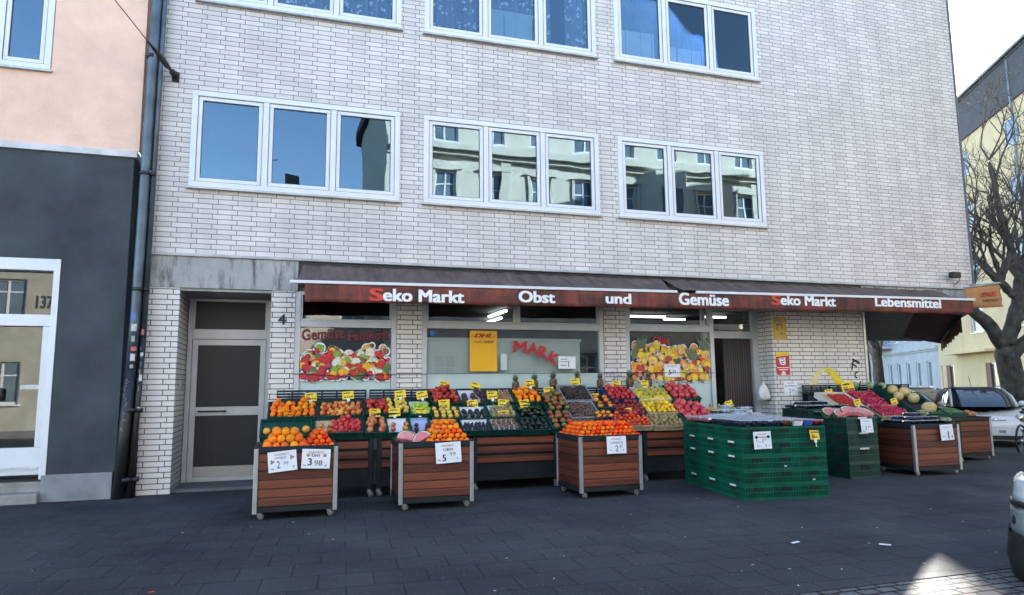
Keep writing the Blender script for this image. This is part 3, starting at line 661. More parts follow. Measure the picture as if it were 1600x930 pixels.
q = MB(); q.box(-4.6, -3.2, -.17, -.16, .45, .47); q.box(-3.5, -3.28, -.024, -.021, 1.5, 1.56); q.build('sticker', pm('pale_sticker', (.6, .6, .55), .6, .2, 9), d)

def pipe(name, label, x, r, pts, mat_u, mat_l, zsplit, stickers):
    t = thing(name, label, 'drainpipe', (x, -.2, 0))
    up = [(a-x, b+.2, c) for a, b, c in pts if c >= zsplit]; lo = [(a-x, b+.2, c) for a, b, c in pts if c <= zsplit]
    q = MB(); q.tube(up, r, 12); q.build('upper_pipe', mat_u, t)
    q = MB(); q.tube(lo, r*1.06, 12); q.build('lower_pipe', mat_l, t)
    q = MB()
    for z in (.25, 1.2, 2.9, 4.6, 6.4, 8.2): q.lathe([(r*1.14, z-.025), (r*1.14, z+.025)], 12); q.box(-.012, .012, 0, .2, z-.02, z+.02)
    q.build('clamp', mat_l, t)
    q = MB(); rr = random.Random(int(-x*100))
    for k in range(7):
        z = zsplit-.15-.11*k; xo = (lo[0][0]*z+lo[-1][0]*(zsplit-z))/zsplit; pts_ = []
        for j in range(6):
            th = -1.75+rr.uniform(-.45, .45); pts_.append((xo+math.cos(th)*r*1.10, math.sin(th)*r*1.10+(lo[0][1]), z+rr.uniform(-.05, .05)))
        q.tube(pts_, .0035, 4)
    q.build('scribble', pm('pale_scribble', (.34, .34, .34), .7, .2, 9), t)
    for z, hh, col, a in stickers:
        q = MB(); pts2 = []
        for i in range(5):
            th = a-.5+i*.25; pts2 += [(math.cos(th)*r*1.09, math.sin(th)*r*1.09, z), (math.cos(th)*r*1.09, math.sin(th)*r*1.09, z+hh)]
        q.add(pts2, [(2*i, 2*i+2, 2*i+3, 2*i+1) for i in range(4)]); q.build('sticker', pm('sticker_'+col[0], col[1], .6, .3, 30), t, recalc=False)
ZINC = pm('weathered_zinc', (.09, .12, .145), .45, .35, 2.5, metal=.5); ZINCL = pm('bright_zinc', (.25, .28, .29), .5, .3, 5, metal=.4); CASTI = pm('cast_iron', (.016, .017, .02), .5, .35, 4)
sk = [('white', (.5, .5, .5)), ('blue', (.08, .16, .4)), ('red', (.5, .10, .08)), ('grey', (.3, .3, .3))]
pipe('drainpipe', 'thick grey zinc drainpipe between the pink house and the tiled wall', -2.10, .068, [(-2.0, -.2, 14), (-2.08, -.2, 6.3), (-2.11, -.2, 2.5), (-2.13, -.2, 1.75), (-2.20, -.2, 0)], ZINC, CASTI, 1.75,
     [(2.45, .12, sk[1], -1.9), (2.30, .10, sk[0], -1.7), (2.15, .08, sk[3], -1.9), (2.02, .06, sk[2], -1.5), (1.88, .1, sk[0], -1.7), (1.78, .05, sk[3], -1.9)])
pipe('drainpipe', 'thin dark drainpipe squeezed against the tiled wall', -1.99, .038, [(-1.93, -.16, 14), (-1.98, -.16, 6.3), (-2.0, -.16, 2.2), (-2.06, -.16, 0)], ZINC, CASTI, 2.2, [(2.25, .08, sk[2], -1.8), (1.95, .05, sk[0], -1.7), (1.6, .09, sk[0], -1.7), (1.2, .04, sk[0], -1.8)])
t = thing('span_wire', 'taut black street wire fixed to the tiled wall by insulators', 'cable', (-1.79, 0, 6.22))
D = Vector((-.41, -2.0, .05)); Dn = D.normalized()
q = MB(); q.tube([Dn*1.0, D*10.0], .007, 5); q.build('wire', BLACK, t)
q = MB(); q.ball((0, -.05, .0), .06, 8, 6); q.tube([(0, 0, 0), Dn*.3], .018, 6); q.ball(Dn*.13, .05, 8, 6); q.tube([Dn*.2, Dn*.3, Dn*.55, Dn*.7, Dn*1.05], [.02, .035, .045, .03, .012], 8); q.build('insulator', BLACK, t)
q = MB(); q.box(-.05, .05, -.03, -.001, -.09, .06); q.build('wall_plate', DARKM, t)

# ================================================================ OTHER HOUSES
DARKGL = pm('dark_window_glass', (.13, .17, .21), .05, .3, 1)
def house(name, label, org, rz, x0, x1, H, depth, wins, wallm, framem=None, roofm=None, roofh=0, cross=True, cornices=(), cm=None, frame_w=.08):
    t = thing(name, label, 'building', org, rz)
    q = MB(); wall_holes(q, x0, x1, 0, H, wins, 0, 0, .18)
    q.poly([(x0, 0, 0), (x0, 0, H), (x0, depth, H), (x0, depth, 0)]); q.poly([(x1, 0, 0), (x1, depth, 0), (x1, depth, H), (x1, 0, H)]); q.poly([(x0, 0, H), (x1, 0, H), (x1, depth, H), (x0, depth, H)]); q.poly([(x0, depth, 0), (x0, depth, H), (x1, depth, H), (x1, depth, 0)])
    q.build('wall', wallm, t, recalc=False)
    fm = framem or WHITE
    for a, b, c, d in wins:
        k = frame_w; f = MB(); f.box(a, a+k, .08, .15, c, d); f.box(b-k, b, .08, .15, c, d); f.box(a+k, b-k, .081, .149, c, c+k); f.box(a+k, b-k, .081, .149, d-k, d)
        if cross: m_ = (a+b)/2; f.box(m_-.04, m_+.04, .082, .148, c+k, d-k); f.box(a+k, b-k, .085, .145, c+(d-c)*.68-.03, c+(d-c)*.68+.03)
        f.box(a-.06, b+.06, -.06, .079, c-.07, c-.005)
        o = f.build('window', fm, t); gq = MB(); gq.box(a+.01, b-.01, .11, .12, c+.01, d-.01); gq.build('glass', DARKGL, o)
    for z, pr, h in cornices:
        f = MB(); f.box(x0-.02, x1+.02, -pr, -.002, z, z+h); f.box(x0-.02, x1+.02, -pr*.5, -.003, z-h*.6, z-.002); f.build('cornice', cm or wallm, t, bevel=.02)
    if roofh:
        f = MB(); f.prism([(x0-.3, -.16, H+.002), (x0-.3, depth, H+.002), (x0-.3, depth*.5, H+roofh)], (x1-x0+.6, 0, 0)); f.build('roof', roofm, t)
    return t
ROOFD = pm('dark_roof', (.035, .035, .042), .7, .3, 3)
CREAM = pm('cream_stucco', (.60, .56, .48), .85, .10, 1.2, 25, .3)
YELLOW = pm('yellow_render', (.62, .50, .29), .9, .10, .8, 30, .3)
# yellow house across the side street
wy = [(-2.95, -.72, 1.13, 2.51), (-8.12, -7.0, 1.08, 2.52), (-8.85, -8.6, 1.05, 2.5), (-4.2, -2.7, 4.2, 5.58), (-8.3, -6.8, 4.2, 5.58), (1.2, 2.7, 4.2, 5.58), (2.4, 4.6, 1.13, 2.5)]
for k in (2, 3, 4):
    wy += [(a, b, 4.2+2.9*(k-1), 5.58+2.9*(k-1)) for a, b in ((-8.3, -6.8), (-4.2, -2.7), (1.2, 2.7), (5.5, 7.0))]
hy = house('yellow_house', 'tall yellow rendered house with brown window shutters beyond the parked cars', (34, 14.3, 0), R(241), -9.1, 26, 17.3, 11, wy, YELLOW, roofm=ROOFD, roofh=1.0, cross=False, cornices=((17.05, .14, .22),), cm=ROOFD)
q = MB(); q.box(-9.1, 26, -.03, -.002, 0, .62); q.build('base_course', pm('brown_base', (.20, .10, .07), .8, .2, 3), hy)
q = MB(); q.box(-6.4, -1.1, -.75, -.002, 3.06, 3.2); q.box(-1.09, 0.4, -.15, -.002, 2.98, 3.4); q.build('canopy_slab', YELLOW, hy)
q = MB(); q.box(-9.12, 26, -.10, -.003, 14.9, 17.04); q.build('attic_band', ROOFD, hy)
q = MB()
for a, b in ((-2.95, -2.45), (-8.12, -7.65)): q.box(a, b, .02, .075, 1.14, 2.5)
q.build('shutter', pm('brown_shutter', (.16, .07, .045), .6, .2, 5), hy)
q = MB(); q.box(-.6, .4, 2, 3, 17.4, 19.2); q.build('chimney', pm('chimney_brick', (.10, .08, .08), .8, .3, 4), hy)
q = MB(); q.tube([(2.5, -.1, .3), (2.5, -.1, 17)], .06, 8); q.build('drainpipe', ZINCL, hy)
q = MB(); q.tube([(-9.1, -.2, 17.25), (26, -.2, 17.25)], .09, 8); q.build('gutter', ZINC, hy)
# blue house further on
wb = [(-11.2-i*1.9, -10.4-i*1.9, z, z+1.7) for i in range(9) for z in (1.2, 4.4, 7.4, 10.4)]
hb = house('blue_house', 'pale blue house with tall narrow windows next along the side street', (34, 14.3, 0), R(241), -28, -9.12, 14.5, 10, wb, pm('pale_blue_render', (.42, .45, .46), .85, .12, 1, 25, .2), roofm=ROOFD, roofh=2.5, cross=False, cornices=((3.6, .15, .2), (14.2, .4, .3)))
q = MB(); q.box(-28, -9.13, -.04, -.002, 0, 1.1); q.build('base_course', pm('dark_blue_base', (.10, .14, .19), .8, .25, 2), hb)
q = MB(); q.box(-20, -17.5, -1.1, -.002, 4.0, 4.2); q.box(-20, -17.5, -1.1, -1.05, 4.2, 5.1); q.build('balcony', pm('balcony_panel', (.40, .44, .48), .7, .1, 2), hb)
# houses closing the view under the awning
wc = [(x, x+1.1, z, z+1.7) for x in (-8, -5.6, -3.2, -.8, 1.6, 4, 6.4) for z in (4.6, 7.8, 11)]+[(-6.3, -5.1, .2, 2.6), (-2.2, -.9, .2, 2.6), (2.2, 4.2, .9, 2.6)]
hc = house('corner_house', 'pale stucco house closing the view under the side awning', (47.5, 36.5, 0), R(-46), -9, 5.2, 14, 9, wc, pm('pale_stucco', (.50, .46, .42), .85, .12, 1, 25, .2), roofm=ROOFD, roofh=2.5, cornices=((3.5, .25, .25), (13.6, .4, .3)))
q = MB(); q.box(-.6, .5, -.12, -.004, 3.8, 13.5); q.build('brick_strip', pm('red_brick_strip', (.20, .085, .06), .8, .2, 3), hc)
wd_ = [(x, x+1.1, z, z+1.6) for x in (-12, -9.5, -7, -4.5, -2, 1, 3.5, 6) for z in (1.2, 4.4, 7.6, 10.8)]
house('grey_house', 'light grey house at the far end of the side street', (62, 52, 0), R(-46), -13, 9, 13.5, 9, wd_, pm('light_grey_stucco', (.40, .43, .47), .85, .12, 1), roofm=ROOFD, roofh=2.5, cross=False, cornices=((3.6, .2, .25),))
# the sunlit houses across the street, mirrored in the upstairs windows
wp = []
for i in range(12):
    x = -6.2-i*2.35
    for z in (1.0, 5.2, 9.6, 13.1): wp.append((x-1.05, x, z, z+(2.0 if z < 13 else 1.3)))
hp = house('stucco_house', 'cream ornate stucco house across the street, mirrored in the upstairs windows', (0, -20, 0), R(180), -36, -3.9, 16.6, 12, wp, CREAM, roofm=ROOFD, roofh=3.2, cornices=((4.4, .3, .3), (8.7, .28, .3), (12.5, .45, .4), (16.2, .6, .4)))
q = MB()
for a, b, c, d in wp:
    if c > 13: continue
    q.box(a-.14, a-.01, -.09, -.003, c-.1, d+.05); q.box(b+.01, b+.14, -.09, -.003, c-.1, d+.05)
    pts = [(a-.25+(b-a+.5)*i/8, -.16, d+.12+.28*math.sin(math.pi*i/8)) for i in range(9)]
    q.prism(pts+[(b+.25, -.16, d+.06), (a-.25, -.16, d+.06)], (0, .155, 0))
q.build('window_surround', CREAM, hp)
q = MB()
for x in (-4.1, -9.6, -14.3, -19, -23.7, -28.4): q.box(x-.22, x+.22, -.13, -.004, 4.75, 12.2)
q.build('pilaster', CREAM, hp)
bay = [(-19.6, 0), (-19.0, -.9), (-17.4, -.9), (-16.8, 0)]
q = MB(); q.prism([(x, y, 5.0) for x, y in bay], (0, 0, 3.6)); q.prism([(x, y, 8.9) for x, y in bay], (0, 0, 3.4)); q.build('bay_window', pm('grey_stucco', (.60, .56, .50), .8, .1, 2), hp)
q = MB(); q.box(-18.8, -17.6, -.915, -.905, 5.6, 7.8); q.box(-18.8, -17.6, -.915, -.905, 9.3, 11.4); q.build('bay_glass', DARKGL, hp)
wq = [(x, x+1.2, z, z+1.6) for x in (-3.2, -.6, 2, 4.6, 7.2, 9.8, 12.4, 15) for z in (1, 4.2, 7.2)]
hq = house('low_house', 'low grey house across the street with a dark pitched roof', (0, -20, 0), R(180), -3.85, 18, 9.4, 10, wq, pm('grey_render', (.40, .37, .31), .85, .2, 2), roofm=ROOFD, roofh=1.6, cross=True, cornices=((9.1, .35, .25),))
q = MB(); q.box(-.2, .5, 4, 4.8, 10.5, 12.0); q.build('chimney', pm('chimney_brick', (.10, .08, .08)), hq)
q = MB(); q.tube([(1.4, 4.2, 10.3), (1.4, 4.2, 13)], .03, 5); q.tube([(.9, 4.2, 12.8), (1.9, 4.2, 12.8)], .02, 5); q.tube([(1.1, 4.2, 12.4), (1.7, 4.2, 12.4)], .02, 5); q.lathe([(.02, 0), (.35, .1), (.42, .22)], 12, M=Matrix.Translation((1.4, 4.0, 11.3)) @ Matrix.Rotation(R(70), 4, 'X')); q.build('antenna', ALUD, hq)

# ================================================================ TREES
BARK = pm('bark', (.095, .092, .082), .9, .55, 4, 18, 1., .05); TWIG = pm('twig_bark', (.12, .115, .10), .9, .3, 5)
def grow(mb, p, d, L, r, lev, rn, up=.25):
    n = 4; pts = [p]; q = Vector(p); dd = Vector(d)
    for i in range(n):
        dd = (dd+Vector((rn.gauss(0, .17), rn.gauss(0, .17), rn.gauss(0, .13)+up*.12))).normalized(); q = q+dd*L/n; pts.append(q.copy())
    mb.tube(pts, [r*(1-.5*i/n) for i in range(n+1)], 6 if lev > 2 else 4, caps=False)
    if lev <= 0: return
    for _ in range(3 if lev > 1 else 4):
        i = rn.choice((2, 3, 4)); a = rn.uniform(.45, .95)
        nd = (dd+Vector((rn.gauss(0, 1), rn.gauss(0, 1), rn.gauss(.25, .8))).normalized()*a).normalized()
        grow(mb, pts[i], nd, L*rn.uniform(.55, .8), max(.007, r*.5), lev-1, rn, up)
def tree(name, label, trunk, tr, limbs, seed, lev=3, group=None):
    rn = random.Random(seed); b = Vector(trunk[0]); t = thing(name, label, 'tree', b, group=group)
    q = MB(); q.tube([Vector(a)-b for a in trunk], tr, 14)
    for pts, rad in limbs: q.tube([Vector(a)-b for a in pts], rad, 10)
    o = q.build('trunk', BARK, t)
    tx = bpy.data.textures.get('barktex') or bpy.data.textures.new('barktex', 'CLOUDS'); tx.noise_scale = .22
    sb = o.modifiers.new('s', 'SUBSURF'); sb.levels = sb.render_levels = 2
    dm = o.modifiers.new('d', 'DISPLACE'); dm.texture = tx; dm.strength = .10
    q = MB()
    for pts, rad in limbs:
        pts = [Vector(a)-b for a in pts]
        for i in range(1, len(pts)):
            d = (pts[i]-pts[i-1]).normalized()
            for _ in range(3 if i == len(pts)-1 else 1):
                nd = (d+Vector((rn.gauss(0, .6), rn.gauss(0, .6), rn.gauss(.2, .5)))).normalized()
                grow(q, pts[i], nd, rn.uniform(1.3, 2.4), max(.03, (rad[i] if hasattr(rad, '__len__') else rad)*.5), lev, rn)
    q.build('crown', TWIG, t, recalc=False)
    return t
tree('plane_tree', 'big bare pollarded tree with a thick forked trunk before the yellow house', [(24.1, 6.78, -.2), (23.94, 6.71, .53), (23.74, 6.65, 1.41), (23.51, 6.61, 2.28), (23.41, 6.58, 2.8)], [.48, .42, .39, .38, .34],
     [([(23.43, 6.6, 2.5), (23.04, 6.63, 3.27), (22.61, 6.7, 3.71), (22.22, 6.79, 3.98), (21.9, 6.87, 4.2)], [.28, .24, .20, .17, .13]),
      ([(23.43, 6.58, 2.6), (23.61, 6.45, 3.26), (23.76, 6.33, 3.81), (23.82, 6.22, 4.46), (23.78, 6.16, 5.0), (23.95, 5.99, 5.9)], [.30, .26, .23, .20, .17, .13]),
      ([(23.55, 6.6, 2.3), (23.92, 6.43, 2.67), (24.34, 6.23, 3.15), (24.75, 6.04, 3.58), (25.2, 5.9, 4.6)], [.27, .22, .18, .15, .12]),
      ([(23.75, 6.28, 4.3), (23.35, 6.33, 4.75), (23.14, 6.37, 4.95), (22.81, 6.43, 5.24), (22.49, 6.49, 5.57), (22.16, 6.55, 5.9)], [.17, .14, .13, .12, .10, .08]),
      ([(23.24, 6.35, 4.86), (23.3, 6.28, 5.23), (23.43, 6.19, 5.56), (23.52, 6.08, 6.21), (23.66, 5.93, 6.97)], [.12, .10, .09, .08, .06]),
      ([(23.14, 6.37, 4.95), (23.19, 6.31, 5.23), (22.9, 6.33, 5.78), (22.78, 6.28, 6.44)], [.10, .09, .08, .06]),
      ([(23.81, 6.16, 4.9), (23.75, 6.12, 5.34), (23.52, 6.1, 5.99), (23.07, 6.07, 7.31), (22.94, 6.0, 8.18), (22.7, 5.95, 9.06)], [.16, .14, .13, .11, .09, .07])], 3, 3)
def plain_tree(label, x, y, h, r, seed, lean=(0, 0), lev=3, group=None):
    l = [(x, y, -.12), (x+lean[0]*.3, y+lean[1]*.3, h*.3), (x+lean[0]*.7, y+lean[1]*.7, h*.6), (x+lean[0], y+lean[1], h)]
    rn = random.Random(seed+50); limbs = []
    for i in range(5):
        a = i*1.26+rn.random(); s = Vector(l[2]).lerp(Vector(l[3]), .2*i); e_ = s+Vector((math.cos(a)*1.2, math.sin(a)*1.2, 1.9)); limbs.append(([s, s.lerp(e_, .5)+Vector((0, 0, .1)), e_], [r*.5, r*.4, r*.28]))
    return tree('bare_tree', label, l, [r*1.15, r, r*.9, r*.6], limbs, seed, lev)
plain_tree('bare street tree with a dark leaning trunk seen under the awning', 21.3, 9.95, 3.4, .21, 11, (-.5, -.4))
plain_tree('thin bare tree far down the side street', 33, 22.5, 5.5, .22, 12)
plain_tree('bare tree rising behind the roof of the yellow house', 47, 22.0, 17.0, .4, 13)

# ================================================================ CARS
def rrect(x0, x1, hw, r, z, k=5):
    pts = []
    for cx, cy, a0 in ((x1-r, hw-r, 0), (x0+r, hw-r, 90), (x0+r, -hw+r, 180), (x1-r, -hw+r, 270)):
        for i in range(k): a = R(a0+90*i/(k-1)); pts.append((cx+r*math.cos(a), cy+r*math.sin(a), z))
    return pts
def loft(mb, rings, m=0, cap0=False, cap1=False):
    n = len(rings[0]); v = [p for r_ in rings for p in r_]; f = []
    for i in range(len(rings)-1):
        for k in range(n): f.append((i*n+k, i*n+(k+1) % n, (i+1)*n+(k+1) % n, (i+1)*n+k))
    if cap0: f.append(tuple(range(n))[::-1])
    if cap1: f.append(tuple((len(rings)-1)*n+k for k in range(n)))
    mb.add(v, f, m, True)
CGLASS = pm('car_glass', (.02, .035, .05), .04, .3, 1, spec=.9); TYRE = pm('tyre_rubber', (.016, .016, .017), .8, .2, 9); RIM = pm('wheel_rim', (.35, .36, .37), .3, .1, 9, metal=.8)
LAMPG = pm('headlamp_glass', (.55, .58, .60), .08, .2, 9, spec=.8, coat=1); CHROME = pm('chrome', (.7, .7, .72), .12, .05, 3, metal=1)
def car(name, label, loc, rz, paint, L, Wd, H, belt, nose, hoodx, rx0, rx1, lower=None, roofp=None):
    """front is +x; rounded plan rings stacked from sill to belt, then the glasshouse and the roof"""
    t = thing(name, label, 'car', loc, rz); hl, hw = L/2, Wd/2
    def body_ring(z, inset, fx, bx): return rrect(-hl+bx, hl-fx, hw-inset, min(.55, hw*.6), z, 6)
    q = MB(); loft(q, [body_ring(.20, .10, .12, .1), body_ring(.30, .03, .03, .02), body_ring(.50, .0, .0, .0), body_ring(nose-.08, .01, .05, .02), body_ring(nose, .05, .16, .06)], 0, True)
    # bonnet to windscreen and boot: slope up to the belt line
    top = body_ring(nose, .05, .16, .06); up = []
    for x, y, z in top:
        f = max(0, min(1, (hl-.16-x)/(hl-.16-hoodx))); zz = nose+(belt-nose)*(1-(1-f)**1.7); up.append((x-.05*(1 if x > 0 else -1), y*.93, zz+.02*(1-abs(y)/hw)))
    loft(q, [top, up], 0, False, True)
    o = q.build('body', paint, t)
    gb = rrect(rx0-.35, hoodx+.05, hw*.90, .30, belt-.02, 6); gm_ = rrect(rx0-.08, (hoodx+rx1)/2+.12, hw*.84, .28, (belt+H)/2, 6); gt = rrect(rx0, rx1, hw*.74, .25, H-.07, 6)
    q = MB(); loft(q, [gb, gm_, gt]); q.build('windows', CGLASS, t)
    gt2 = rrect(rx0-.02, rx1+.03, hw*.755, .27, H-.085, 6); gt3 = rrect(rx0+.0, rx1, hw*.735, .27, H-.04, 6); gt4 = rrect(rx0+.2, rx1-.2, hw*.5, .2, H, 6)
    q = MB(); loft(q, [gt2, gt3, gt4], 0, False, True); q.build('roof', roofp or paint, t)
    q = MB()
    for s in (-1, 1):
        q.tube([(hoodx+.02, s*hw*.885, belt), ((hoodx+rx1)/2+.10, s*hw*.825, (belt+H)/2), (rx1-.02, s*hw*.72, H-.06)], .035, 6)
        q.tube([(rx0-.27, s*hw*.86, belt), (rx0-.02, s*hw*.81, (belt+H)/2), (rx0+.06, s*hw*.71, H-.06)], .06, 6)
        q.tube([((hoodx+rx0)/2-.1, s*hw*.905, belt), ((hoodx+rx0)/2-.1, s*hw*.75, H-.07)], .03, 6)
    q.build('pillar', paint, t)
    q = MB(); loft(q, [rrect(-hl+.05, hl-.02, hw+.006, .5, .16, 6), rrect(-hl-.0, hl+.012, hw+.008, .5, .28, 6), rrect(-hl+.0, hl+.005, hw+.006, .5, .36, 6)], 0, True); q.build('bumper', lower or paint, t)
    for sx in (-1, 1):
        for s in (-1, 1):
            wx = sx*(hl-.68); M_ = Matrix.Translation((wx, s*(hw-.10), .31)) @ Matrix.Rotation(R(90), 4, 'X')
            wq_ = MB(); wq_.lathe([(.2, -.11), (.29, -.115), (.315, -.08), (.315, .08), (.29, .115), (.2, .11)], 20, M=M_); wo = wq_.build('wheel', TYRE, t)
            wq_ = MB(); wq_.lathe([(.04, s*-.118), (.2, s*-.112), (.205, s*-.09)], 12, M=M_); wq_.build('rim', RIM, wo)
            aq = MB(); aq.tube([(wx+.37*math.cos(a), s*(hw+.004), .31+.37*math.sin(a)) for a in [math.pi*i/12 for i in range(13)]], .022, 5); aq.build('wheel_arch', BLACK, t)
    for s in (-1, 1):
        q = MB(); q.ball((hoodx-.22, s*(hw+.08), belt+.06), .1, 10, 7, sq=(.8, 1, .7)); q.tube([(hoodx-.2, s*hw*.88, belt), (hoodx-.22, s*(hw+.04), belt+.04)], .02, 5); q.build('mirror', paint, t)
    return t
def headlamps(t, x, y, z, r, sq=(.6, 1, 1)):
    for s in (-1, 1):
        q = MB(); q.ball((x, s*y, z), r, 14, 9, sq=sq); o = q.build('headlight', LAMPG, t)
        q = MB(); q.lathe([(r*.55, 0), (r*.62, .012), (r*.5, .02)], 12, M=Matrix.Translation((x+r*sq[0]*.93, s*y, z)) @ Matrix.Rotation(R(90), 4, 'Y')); q.build('reflector', CHROME, o)
WHITEP = pm('white_car_paint', (.72, .72, .72), .25, .03, 2, coat=.8); BLUEP = pm('dark_blue_car_paint', (.03, .045, .075), .25, .2, 2, coat=.8); SILVP = pm('silver_car_paint', (.48, .50, .52), .3, .1, 2, metal=.4, coat=.8)
PLATE = pm('number_plate', (.78, .78, .76), .4, .04, 3)
f = car('small_car', 'small white hatchback with a dark roof parked facing the stalls', (17.75, 3.25, -.12), R(-128), WHITEP, 3.57, 1.66, 1.47, .98, .74, .78, -.95, .12, roofp=BLACK)
headlamps(f, 1.62, .56, .70, .13); headlamps(f, 1.72, .54, .45, .07)
q = MB(); q.box(1.792, 1.805, -.26, .26, .33, .44); o = q.build('number_plate', PLATE, f); text('500', INK, (1.808, .03, .355), h=.07, parent=o, rot=(R(90), 0, R(90)), bold=.03)
q = MB(); q.box(1.785, 1.80, -.55, .55, .19, .29); q.build('grille', BLACK, f, bevel=.01)
q = MB(); q.ball((1.72, 0, .66), .05, 10, 6, sq=(.4, 1, 1)); q.box(1.725, 1.745, -.22, .22, .655, .668); q.build('badge', CHROME, f)
q = MB(); q.tube([(-.3, 0, 1.46), (-.55, 0, 1.78)], .008, 4); q.build('aerial', BLACK, f)
f = car('dark_car', 'dark blue saloon parked half hidden behind the melon crates', (20.9, 7.6, -.12), R(-95), BLUEP, 4.4, 1.78, 1.46, .95, .78, .9, -1.3, -.2)
headlamps(f, 2.08, .62, .66, .13, (.5, 1.2, .7))
f = car('silver_car', 'silver estate car parked beyond the white hatchback', (21.2, 2.9, -.12), R(-128), SILVP, 4.3, 1.78, 1.5, .98, .78, .85, -1.5, -.1)
headlamps(f, 2.05, .62, .66, .13, (.5, 1.2, .7))
f = car('large_car', 'large pale car with a dark bumper cut off by the edge of the picture', (7.42, -7.86, -.12), R(180), SILVP, 4.5, 1.86, 1.68, 1.08, .92, .95, -1.6, .1, lower=BLACK)
def corner_patch(par, name, mat_, side, zs, off, i0, i1, hl=2.25, hw=.93):
    q = MB(); rows = []
    for z, ins, fx in zs:
        rg = rrect(-hl, hl-fx+off, hw-ins+off, .55, z, 16)
        ids = [15-i for i in range(i0, i1+1)] if side > 0 else [48+i for i in range(i0, i1+1)]
        rows.append([rg[i] for i in ids])
    n_ = len(rows[0]); q.add([p for r_ in rows for p in r_], [(i*n_+j, i*n_+j+1, (i+1)*n_+j+1, (i+1)*n_+j) for i in range(len(rows)-1) for j in range(n_-1)], 0, True)
    o = q.build(name, mat_, par); m_ = o.modifiers.new('s', 'SOLIDIFY'); m_.thickness = .02; m_.offset = 0; return o
for s_ in (-1, 1):
    o = corner_patch(f, 'headlight', LAMPG, s_, [(.70, .003, .02), (.74, .006, .028), (.80, .008, .04), (.84, .01, .05), (.872, .024, .08)], .006, 3, 15)
    corner_patch(f, 'lamp_frame', BLACK, s_, [(.655, .002, .012), (.70, .003, .02)], .008, 4, 15).parent = o
    o = corner_patch(f, 'fog_light', pm('grey_fog_trim', (.20, .21, .20), .3, .3, 5), s_, [(.44, .0, .0), (.52, .0, .0), (.60, .001, .006), (.64, .002, .01)], .008, 4, 12)
    q = MB(); q.ball((2.245-.13, s_*.70, .55), .06, 10, 7); q.build('fog_lamp', DARKM, o)
q = MB(); loft(q, [rrect(-2.2, 2.27, .94, .5, .14, 6), rrect(-2.25, 2.30, .95, .5, .3, 6), rrect(-2.22, 2.265, .94, .5, .46, 6)], 0, True); q.build('lower_bumper', BLACK, f)

# ---- bicycle and street sign at the edge of the pavement
t = thing('bicycle', 'black bicycle standing in front of the white hatchback', 'bicycle', (15.50, .20, -.12), R(20))
for x in (-.55, .55):
    q = MB(); pts = [(x+.33*math.cos(2*math.pi*i/24), 0, .34+.33*math.sin(2*math.pi*i/24)) for i in range(25)]; q.tube(pts, .022, 6, caps=False); o = q.build('wheel', TYRE, t)
    q = MB(); q.tube([(x, -.03, .34), (x, .03, .34)], .03, 8)
    for i in range(14): a = 2*math.pi*i/14; q.tube([(x, 0, .34), (x+.31*math.cos(a), 0, .34+.31*math.sin(a))], .0025, 3)
    q.build('spokes', CHROME, o)
q = MB(); q.tube([(-.55, 0, .34), (-.1, 0, .32), (-.25, 0, .85), (.33, 0, .82), (-.1, 0, .32)], .016, 6); q.tube([(-.55, 0, .34), (-.22, 0, .75)], .012, 6); q.tube([(.55, 0, .34), (.36, 0, .72), (.31, 0, .95)], .016, 6); q.build('frame', BLACK, t)
q = MB(); q.ball((-.28, 0, .94), .12, 10, 6, sq=(1.1, .6, .3)); q.build('saddle', BLACK, t)
q = MB(); q.tube([(.2, -.28, 1.0), (.32, -.1, 1.03), (.32, .1, 1.03), (.2, .28, 1.0)], .013, 6); q.build('handlebar', CHROME, t)
t = thing('street_sign', 'white square sign with rounded corners at the right edge', 'sign', (13.35, -1.92, 0), R(-48))
q = MB(); q.prism([(x, 0, z+2.65) for x, z, _ in rrect(-.17, .17, .17, .05, 0)], (0, .012, 0)); o = q.build('sign_plate', WHITE, t)
q = MB(); q.prism([(x, -.006, z+2.65) for x, z, _ in rrect(-.145, .145, .145, .04, 0)], (0, .004, 0)); q.build('dark_border', INK, o)
q = MB(); q.prism([(x, -.012, z+2.65) for x, z, _ in rrect(-.125, .125, .125, .035, 0)], (0, .004, 0)); q.build('white_field', WHITE, o)
text('M', INK, (-.085, -.015, 2.56), w=.17, h=.18, parent=o, bold=.03)
q = MB(); q.tube([(.0, .05, -.12), (.0, .05, 2.85)], .03, 8); q.build('post', ALUD, t)

# ================================================================ CARTS AND TABLES
def caster(parent, x, y, m_=CASTM, wm=CASTW, a=0.):
    q = MB(); r_ = .038
    q.lathe([(.03, .095), (.034, .105), (.02, .108)], 10, M=Matrix.Translation((x, y, 0)))
    for s in (-1, 1): q.prism([(x-.022+.03*math.sin(a), y+s*.018, .098), (x+.022, y+s*.018, .098), (x+.035, y+s*.018, .035), (x+.015, y+s*.018, .03)], (0, s*.003, 0))
    q.tube([(x+.02, y-.022, .038), (x+.02, y+.022, .038)], .006, 6); q.box(x-.03, x+.0, y-.012, y+.012, .06, .078)
    o = q.build('caster', m_, parent)
    q = MB(); q.lathe([(.024, -.013), (r_, -.011), (r_, .011), (.024, .013)], 14, M=Matrix.Translation((x+.02, y, r_)) @ Matrix.Rotation(R(90), 4, 'X')); q.build('wheel', wm, o)
TRAYG = pm('tray_liner', (.008, .05, .035), .5, .3, 5)
